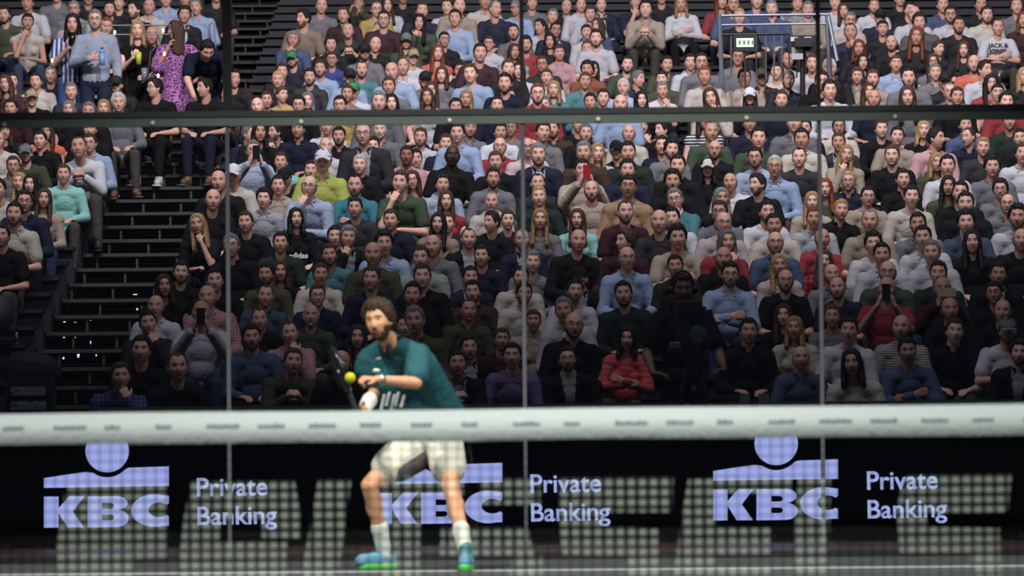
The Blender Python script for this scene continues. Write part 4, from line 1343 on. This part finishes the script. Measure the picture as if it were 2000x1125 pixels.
g3 = figure('standing_akimboF', standing(er=(-.22,-.03,1.16), wr=(-.08,-.12,1.40), hr=(-.05,-.12,1.48), pr=(1,.2,0), tr=1, curl=.9, sl=(.16,.03,1.375), sr=(-.16,.03,1.375), el=(.38,.06,1.16), wl=(.22,-.02,1.0), hl=(.14,-.05,.98)), True, yaw=-70)
b1 = figure('bending', standing(neck=(-.12,-.34,1.26), head=(-.16,-.52,1.30), sl=(.08,-.33,1.26), sr=(-.28,-.28,1.22), el=(.12,-.45,1.02), wl=(.02,-.55,.80), hl=(0,-.6,.72), er=(-.34,-.36,.98), wr=(-.30,-.50,.78), hr=(-.28,-.55,.70)), nod=40)
SKIN1 = SK[1]; D1 = 55.4
grp = None
o1, M1 = stand_person(f1, 'standing person in a light grey sweatshirt and glasses holding a bottle to the chest', 186, 40, D1-.3, ('s', HC['g']), SK[0], 'long', lin((150,158,174)), lin((40,48,66)), extra=(('glasses', SPECS, f1['HM'], (0,0,0)), ('beard', BEARD, f1['HM'], (.25,.24,.23))), s=1.04)
o2, M2 = stand_person(g1, 'standing person in a white and blue vertically striped shirt lifting a glass', 142, 48, D1, ('l2', HC['d']), SK[2], 'short', (.6,.6,.62), lin((60,90,140)), patt=pattern_mat('vertical_stripe_cloth', lin((196,200,210)), lin((52,70,130)), 6, 'X'), s=1.02)
o3, M3 = stand_person(g2, 'standing blonde-haired person in a black top holding a yellow drink', 269, 60, D1-.2, ('l2', HC['y']), SK[3], 'top', lin((18,18,20)), lin((25,25,28)), hf='F', s=.98)
o4, M4 = stand_person(g3, 'standing person in a short purple and white patterned dress, one hand on the hip', 343, 60, D1-.9, ('l', HC['b']), SK[4], 'short', (.4,.1,.4), (0,0,0), hf='F', trousers=False, s=.98)
m = newmat('patterned_dress', (1,1,1), .85); nt = m.node_tree; tc = nt.nodes.new('ShaderNodeTexCoord'); vo = nt.nodes.new('ShaderNodeTexVoronoi'); vo.feature = 'DISTANCE_TO_EDGE'; vo.inputs['Scale'].default_value = 17
crp = nt.nodes.new('ShaderNodeValToRGB'); crp.color_ramp.interpolation = 'CONSTANT'; crp.color_ramp.elements[0].color = (*lin((170,118,172)), 1); crp.color_ramp.elements[1].position = .10; crp.color_ramp.elements[1].color = (*lin((96,36,98)), 1)
e_ = crp.color_ramp.elements.new(.30); e_.color = (*lin((178,136,180)), 1)
nt.links.new(tc.outputs['Object'], vo.inputs['Vector']); nt.links.new(vo.outputs['Distance'], crp.inputs[0]); nt.links.new(crp.outputs[0], nt.nodes['Principled BSDF'].inputs['Base Color'])
mb = MB(); J = g3['J']
mb.ell((0,.03,.95), (.20,.15,.16)); mb.cap((0,.03,.85), (0,.03,1.25), .16, .15, 18); mb.cap((0,.03,.72), (0,.03,.95), .215, .18, 20)
mb.cap(J['sl']*.9, J['sr']*.9+Vector((0,0,.138)), .075); mb.cap((-.14,.03,1.37), (.14,.03,1.37), .082, .082, 14)
for a, b in (('sl','el'), ('sr','er')): mb.cap(J[a], J[a].lerp(J[b], .95), .075, .085, 14)
for a, b in (('el','wl'),): mb.cap(J[a], J[a].lerp(J[b], .5), .085, .06, 14)
dr = union(mb, 'dress', .012, 2); q = obj('dress', dr, None, [m]); q.parent = o4
for c in list(o4.children):
    if c.name.startswith('shirt'): bpy.data.objects.remove(c)
o5, M5 = stand_person(b1, 'person in a dark navy top bending over at the head of the stairs', 404, 98, D1-1.2, ('s', HC['d']), SK[1], 'short', lin((24,28,48)), lin((22,24,34)), rz=20, s=1.05)
def held(name, mb, mat, M, loc, label, cat):
    o = obj(name, mb.mesh(name), None, mat if isinstance(mat, list) else [mat]); o.matrix_world = Matrix.Translation(M @ Vector(loc)); tag(o, label, cat); return o
b = MB(); b.cyl((0,0,-.10), (0,0,.04), .032); b.cyl((0,0,.04), (0,0,.09), .032, .013); b.cur = 1; b.cyl((0,0,.09), (0,0,.11), .015)
held('water_bottle', b, [newmat('bottle_blue', lin((120,170,230)), .2), newmat('bottle_cap_navy', (.02,.03,.2), .4)], M1, (.10, -.31, 1.17), 'pale blue plastic bottle held against the grey sweatshirt', 'bottle')
b = MB(); b.cyl((0,0,-.09), (0,0,.05), .030, .036, 16)
held('drink_cup', b, newmat('yellow_drink', lin((200,210,60)), .25), M3, (.03, -.30, 1.27), 'yellow drink cup held by the person in the black top', 'cup')
b = MB(); b.cyl((0,0,-.09), (0,0,.07), .030, .038, 16)
held('drink_glass', b, newmat('clear_drink', lin((150,150,165)), .15), M3, (.10, -.30, 1.06), 'clear glass held low by the person in the black top', 'glass')
b = MB(); b.box((-.04,-.005,-.07), (.04,.005,.07))
held('smartphone', b, M_PHONE, M2, (.02, -.31, 1.42), 'dark phone held at the face of the striped shirt wearer', 'phone')
b = MB(); b.cap((0,0,-.12), (0,.02,.05), .10, .06, 14, .5, (1,0,0)); b.tube([(-.05,0,.05), (-.02,0,.35), (.05,.02,.42)], .008)
held('shoulder_bag', b, newmat('bag_grey', lin((96,88,96)), .7), M4, (-.28, 0, 1.0), 'grey shoulder bag hanging beside the purple dress', 'bag')

# camera operator, camera and tripod in front of the first row
f2 = figure('operator', standing(er=(-.28,-.05,1.10), wr=(-.24,-.28,.96), hr=(-.16,-.33,.95), el=(.28,-.05,1.10), wl=(.30,-.25,.98), hl=(.24,-.33,.98), pl=(0,0,-1), pr=(0,0,-1), tl=-1, tr=1), yaw=6, nod=6)
o6, M6 = stand_person(f2, 'person in a black t-shirt and headphones working the large video camera', 1333, 566, 38.45, ('s', HC['d']), lin((120,92,82)), 'short', lin((20,20,24)), lin((24,24,30)), s=1.06)
b = MB(); b.tube([Vector((.088*math.cos(a), .01, .02+.125*math.sin(a))) for a in [R(180*i/12) for i in range(13)]], .010, 8)
for sx in (-1, 1): b.cap((sx*.082, .01, .0), (sx*.095, .01, .0), .036, .034, 14)
q = obj('headphones', b.mesh('headphones'), None, [M_DARK]); q.parent = o6; q.matrix_local = f2['HM']
vc = bpy.data.objects.new('video_camera', None); COL.objects.link(vc); vc.location = (0, 37.75, 0); tag(vc, 'large black broadcast video camera standing before the first row', 'camera')
def bx(name, x0, y0, x1, y1, Y, dep, mat=M_DARK, root=vc, bev=.012):
    a = P(x0, y1, Y); c = P(x1, y0, Y); s = MB(); s.box((a.x, Y, a.z), (c.x, Y+dep, c.z)); o = s.build(name, mat)
    q = o.modifiers.new('b', 'BEVEL'); q.width = bev; q.segments = 2; return child(o, root)
M_CAMB = newmat('camera_body', (.010,.011,.013), .45); M_CAMB2 = newmat('camera_blue_detail', (.04,.07,.14), .3)
bx('viewfinder', 1320, 586, 1372, 612, 37.7, .22, M_CAMB); bx('body', 1322, 604, 1392, 672, 37.72, .45, M_CAMB)
s = MB(); c = P(1362, 655, 37.6); s.cyl((c.x, 37.45, c.z), (c.x, 37.8, c.z), .085, .075, 20); child(s.build('lens', M_CAMB), vc)
s = MB(); s.ell((c.x, 37.45, c.z), (.07, .01, .07)); child(s.build('front_glass', M_CAMB2, None, True), vc)
bx('top_handle', 1335, 598, 1380, 604, 37.75, .2, M_CAMB); bx('side_unit', 1308, 668, 1330, 682, 37.7, .1, newmat('control_unit', (.10,.10,.09), .6))
tr_ = bpy.data.objects.new('tripod', None); COL.objects.link(tr_); tr_.location = (P(1352, 720, 37.9).x, 37.9, 0); tag(tr_, 'tall black tripod carrying the broadcast video camera', 'tripod')
bx('head', 1337, 672, 1372, 716, 37.78, .16, M_CAMB, tr_)
for px0, px1, Y1 in ((1340, 1296, 37.7), (1368, 1412, 37.7), (1354, 1356, 38.25)):
    a = P(px0, 716, 37.9); e = P(px1, 1035, Y1); e.z = 0.0; s = MB(); s.cap(a, a.lerp(e, .5), .017, .017); s.cap(a.lerp(e, .3), e+Vector((0,0,.015)), .010, .010)
    L_ = child(s.build('leg', newmat('tripod_leg', (.03,.032,.036), .35, metal=.5), None, True), tr_)
    s = MB(); s.box((a.lerp(e, .12).x-.022, a.y-.03, a.lerp(e, .12).z-.025), (a.lerp(e, .12).x+.022, a.y+.01, a.lerp(e, .12).z+.02)); q = s.build('clamp', newmat('tripod_clamp', (.20,.22,.28), .5)); child(q, tr_)
# small white cartons by the operator
for x in (1455, 1492):
    c = P(x, 790, 37.95); s = MB(); s.box((-.042, 0, -.10), (.042, .05, .09)); s.box((-.03, 0, -1.0), (.03, .04, -.10)); o = s.build('seat_card', newmat('card_grey', (.22,.24,.30), .8)); o.location = c; tag(o, ('first' if x < 1470 else 'second')+' pale upright card behind the rail, '+('beside the tripod' if x < 1470 else 'beside the blue polo shirt'), 'card')

# ------------------------------------------------------------------ the player
def pv(x, y, Y): return tuple(P(x, y, Y))
JP = dict(pelvis=pv(842,852,29.45), neck=pv(764,668,29.18), head=pv(741,628,29.02), sl=pv(818,694,29.12), sr=pv(722,700,29.28),
    hpl=pv(868,866,29.42), hpr=pv(806,868,29.42), kl=pv(882,955,29.12), kr=pv(722,948,29.22), al=pv(912,1068,28.95), ar=pv(753,1066,29.42),
    fl=(pv(908,1112,28.75)[0], 28.62, .055), fr=(pv(705,1108,29.2)[0], 29.22, .055),
    el=pv(812,748,28.94), wl=pv(737,741,28.80), hl=pv(690,737,28.74), er=pv(738,755,29.34), wr=pv(712,798,29.14), hr=pv(696,806,29.02),
    pl=(.1,.3,-1), pr=(1,.4,0), tl=1, tr=1, curl=1.25)
JP['al'] = (JP['al'][0], 28.80, .10); JP['ar'] = (JP['ar'][0], 29.36, .10)
pf_ = figure('player', JP, voxel=.0055, yaw=-24, tilt=-8, nod=4)
pl = obj('person', pf_['body']); pl.color = (*lin((214,160,124)), 1)
tag(pl, 'padel player in a teal polo shirt and white shorts stretching low to reach the ball', 'person')
HM = pf_['HM']
def kid(name, me, col=None, ml=None, mat=None):
    q = bpy.data.objects.new(name, me); COL.objects.link(q); q.parent = pl
    if mat: me.materials.clear(); me.materials.append(mat)
    if ml is not None: q.matrix_local = ml
    if col: q.color = (*col, 1)
    return q
V = pf_['J']
kid('hair', HAIRS[('c2', 'M')], lin((62,46,32)), HM @ Matrix.Scale(1.08, 4)); kid('beard', BEARD, lin((70,50,36)), HM @ Matrix.Scale(1.035, 4))
M_TEAL = newmat('teal_shirt', lin((24,84,92)), .8, bump=.8, bscale=6); M_SHW = newmat('white_short_cloth', lin((222,222,205)), .85, bump=.6, bscale=8)
mb = MB(); ax = V['pelvis']-V['neck']
mb.ell(V['pelvis']+Vector((.02,0,.06)), (.20,.15,.14)); mb.ell(V['neck'].lerp(V['pelvis'], .62), (.185,.145,.18)); mb.ell(V['neck'].lerp(V['pelvis'], .34), (.19,.14,.17))
mb.cap(V['sl']+Vector((0,.02,-.02)), V['sr']+Vector((0,.02,-.02)), .082, .078, 14); mb.cap(V['neck']+Vector((0,.03,-.03)), V['neck']+Vector((0,.02,.0)), .078, .066, 14)
for a in ('sl', 'sr'): mb.cap(V['neck']+Vector((0,.03,-.01)), V[a], .07, .07, 12); mb.cap(V[a]+Vector((0,0,-.02)), V['neck'].lerp(V['pelvis'], .45), .085, .09)
mb.cap(V['sl'], V['sl'].lerp(V['el'], .72), .078, .080, 14); mb.cap(V['sr'], V['sr'].lerp(V['er'], .7), .074, .076, 14)
mb.cap(V['neck'].lerp(V['pelvis'], .8)+Vector((.09,.03,0)), V['pelvis']+Vector((.10,.04,.02)), .14, .12); mb.cap(V['sl']+Vector((0,.03,-.06)), V['pelvis']+Vector((.09,.02,.12)), .115, .13, 16); mb.cap(V['sr']+Vector((0,.02,-.06)), V['pelvis']+Vector((-.08,.02,.10)), .10, .12, 16)
kid('polo_shirt', union(mb, 'polo_shirt', .007, 3), mat=M_TEAL)
col = pf_['collar']; kid('collar', col, lin((12,14,16)))
mb = MB(); c = V['neck']+Vector((-.010,-.095,-.06)); mb.ell(c, (.022,.03,.055)); kid('placket', mb.mesh('placket'), mat=newmat('placket_black', (.008,.008,.01), .8))
mb = MB(); c = P(735, 724, 29.03); mb.ell(c, (.024,.02,.014)); kid('chest_logo', mb.mesh('chest_logo'), mat=newmat('logo_white', (.6,.7,.68), .7))
M_PAL = newmat('sponsor_white', (.55,.6,.6), .8)
for k, (x, y, hh) in enumerate(((748,786,26),(758,780,22),(768,786,26),(776,779,24),(787,784,20))):
    Yp = 29.18; mb = MB(); a = P(x-3, y+hh/2, Yp); e = P(x+3, y-hh/2, Yp); mb.cap((a.x, Yp, a.z), (e.x, Yp, e.z), .011, .011, 10, 1); kid('sponsor_lettering', mb.mesh('sponsor_lettering'), mat=M_PAL)
mb = MB(); mb.ell(V['pelvis']+Vector((0,0,-.02)), (.195,.15,.12)); Hl = V['hpl'].lerp(V['kl'], .52); Hr = V['hpr'].lerp(V['kr'], .55)
mb.cap(V['hpl'], Hl, .12, .115, 16); mb.cap(V['hpr'], Hr, .12, .115, 16); sh = union(mb, 'shorts', .008, 3); kid('shorts', sh, mat=M_SHW)
mb = MB(); mb.cap(V['hpl']+Vector((0,0,-.03)), V['hpl'].lerp(V['kl'], .57), .093, .085); mb.cap(V['hpr']+Vector((.03,-.03,-.09)), V['hpr'].lerp(V['kr'], .52)+Vector((.06,-.03,-.035)), .085, .07)
kid('under_shorts', union(mb, 'under_shorts', .010, 2), mat=newmat('grey_lycra', lin((70,68,70)), .8))
M_SOCK = newmat('white_sock', (.66,.68,.62), .9); M_SHOE1 = newmat('trainer_blue', lin((96,150,176)), .6); M_SOLE = newmat('trainer_green', lin((96,210,90)), .6); M_SHT = newmat('trainer_teal', lin((24,104,112)), .6)
for kx, an, to in (('kl','al','fl'), ('kr','ar','fr')):
    k, a, t = V[kx], V[an], V[to]; mb = MB(); mb.cap(a+Vector((0,0,-.03)), a.lerp(k, .36), .047, .052, 14); mb.cap(a.lerp(k, .33), a.lerp(k, .38), .056, .056, 14); kid('sock', union(mb, 'sock', .008, 2), mat=M_SOCK)
    d = Vector((t.x-a.x, t.y-a.y, 0)).normalized(); heel = Vector((a.x, a.y, 0))-d*.04; tip = heel+d*.27; up = Vector((0,0,1))
    mb = MB(); mb.cap(heel+up*.055, heel+d*.10+up*.060, .046, .048, 14); mb.cap(heel+d*.10+up*.058, tip-d*.05+up*.045, .050, .040, 14); mb.cap(heel+d*.03+up*.06, a+Vector((0,0,.01)), .046, .046, 14); mb.cap(a+Vector((0,0,-.03)), t, .045, .042, 14)
    shoe = kid('shoe', union(mb, 'shoe', .007, 2), mat=M_SHOE1)
    mb = MB(); mb.cap(heel+up*.022, heel+d*.12+up*.022, .044, .044, 14, 1); mb.cap(heel+d*.12+up*.022, tip-d*.045+up*.022, .046, .042, 14); me = union(mb, 'sole', .008, 1)
    q = bpy.data.objects.new('sole', me); COL.objects.link(q); q.parent = shoe; me.materials.append(M_SOLE)
    mb = MB(); mb.cap(a+Vector((0,0,.0)), a+Vector((0,0,.025)), .050, .050, 14); mb.cap(heel+d*.11+up*.085, a+Vector((0,0,-.02))+d*.03, .030, .034, 12); me = union(mb, 'tongue', .008, 1)
    q = bpy.data.objects.new('tongue', me); COL.objects.link(q); q.parent = shoe; me.materials.append(M_SHT)
mb = MB(); f = (V['el']-V['wl']).normalized(); mb.cyl(V['wl']+f*.010, V['wl']+f*.038, .037, .038, 18); kid('watch', mb.mesh('watch'), mat=newmat('watch_steel', (.35,.36,.34), .3, metal=.7))
mb = MB(); f = (V['er']-V['wr']).normalized(); mb.cap(V['wr']-f*.005, V['wr']+f*.10, .043, .050, 16); kid('wristband', union(mb, 'wristband', .007, 2), mat=newmat('wristband_white', (.72,.72,.68), .9))
mb = MB(); c = P(684, 738, 28.70); mb.ell((0,0,0), (.0335,.0335,.0335), None, 20, 14); o = obj('padel_ball', mb.mesh('padel_ball'), None, [newmat('ball_yellow', lin((196,190,40)), .9)]); o.location = c; tag(o, 'yellow ball held in the hand of the player in teal', 'ball')
# racket held upright in the lower hand
rk = bpy.data.objects.new('padel_racket', None); COL.objects.link(rk); g0 = P(700, 812, 29.0); hc_ = P(664, 722, 28.98); rk.location = g0; tag(rk, 'round black padel racket raised beside the wrist of the player', 'racket')
dv = (hc_-g0).normalized(); Mx = Matrix.Translation(hc_) @ dv.to_track_quat('Z', 'Y').to_matrix().to_4x4()
import bmesh
pts = [Vector((.125*math.cos(a), 0, .135*math.sin(a))) for a in [2*math.pi*i/32 for i in range(32)]]
mb = MB(); mb.tube([Mx @ p for p in pts], .018, 10, True); mb.v = mb.v; child(obj('frame', mb.mesh('frame'), None, [newmat('racket_frame', (.012,.012,.014), .25)]), rk)
v = [Mx @ (p*.95+Vector((0, yy, 0))) for yy in (-.015, .015) for p in pts]; f = [tuple(range(32)), tuple(range(63, 31, -1))]+[(i, (i+1) % 32, 32+(i+1) % 32, 32+i) for i in range(32)]
mb = MB(); mb.add(v, f); child(obj('face', mb.mesh('face', False), None, [newmat('racket_face', (.016,.016,.02), .4)]), rk)
mb = MB(); mb.cap(g0-dv*.05, g0+(hc_-g0)*.5, .015, .017, 12); child(obj('grip', mb.mesh('grip'), None, [newmat('racket_grip', (.03,.03,.03), .8)]), rk)
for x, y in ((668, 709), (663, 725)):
    mb = MB(); c = P(x, y, 28.94); mb.ell(c, (.011,.006,.011)); child(obj('glint_stud', mb.mesh('glint_stud'), None, [newmat('stud_white', (.9,.9,.85), .2)]), rk)  # white dots painted in for the highlights on the racket, no real studs
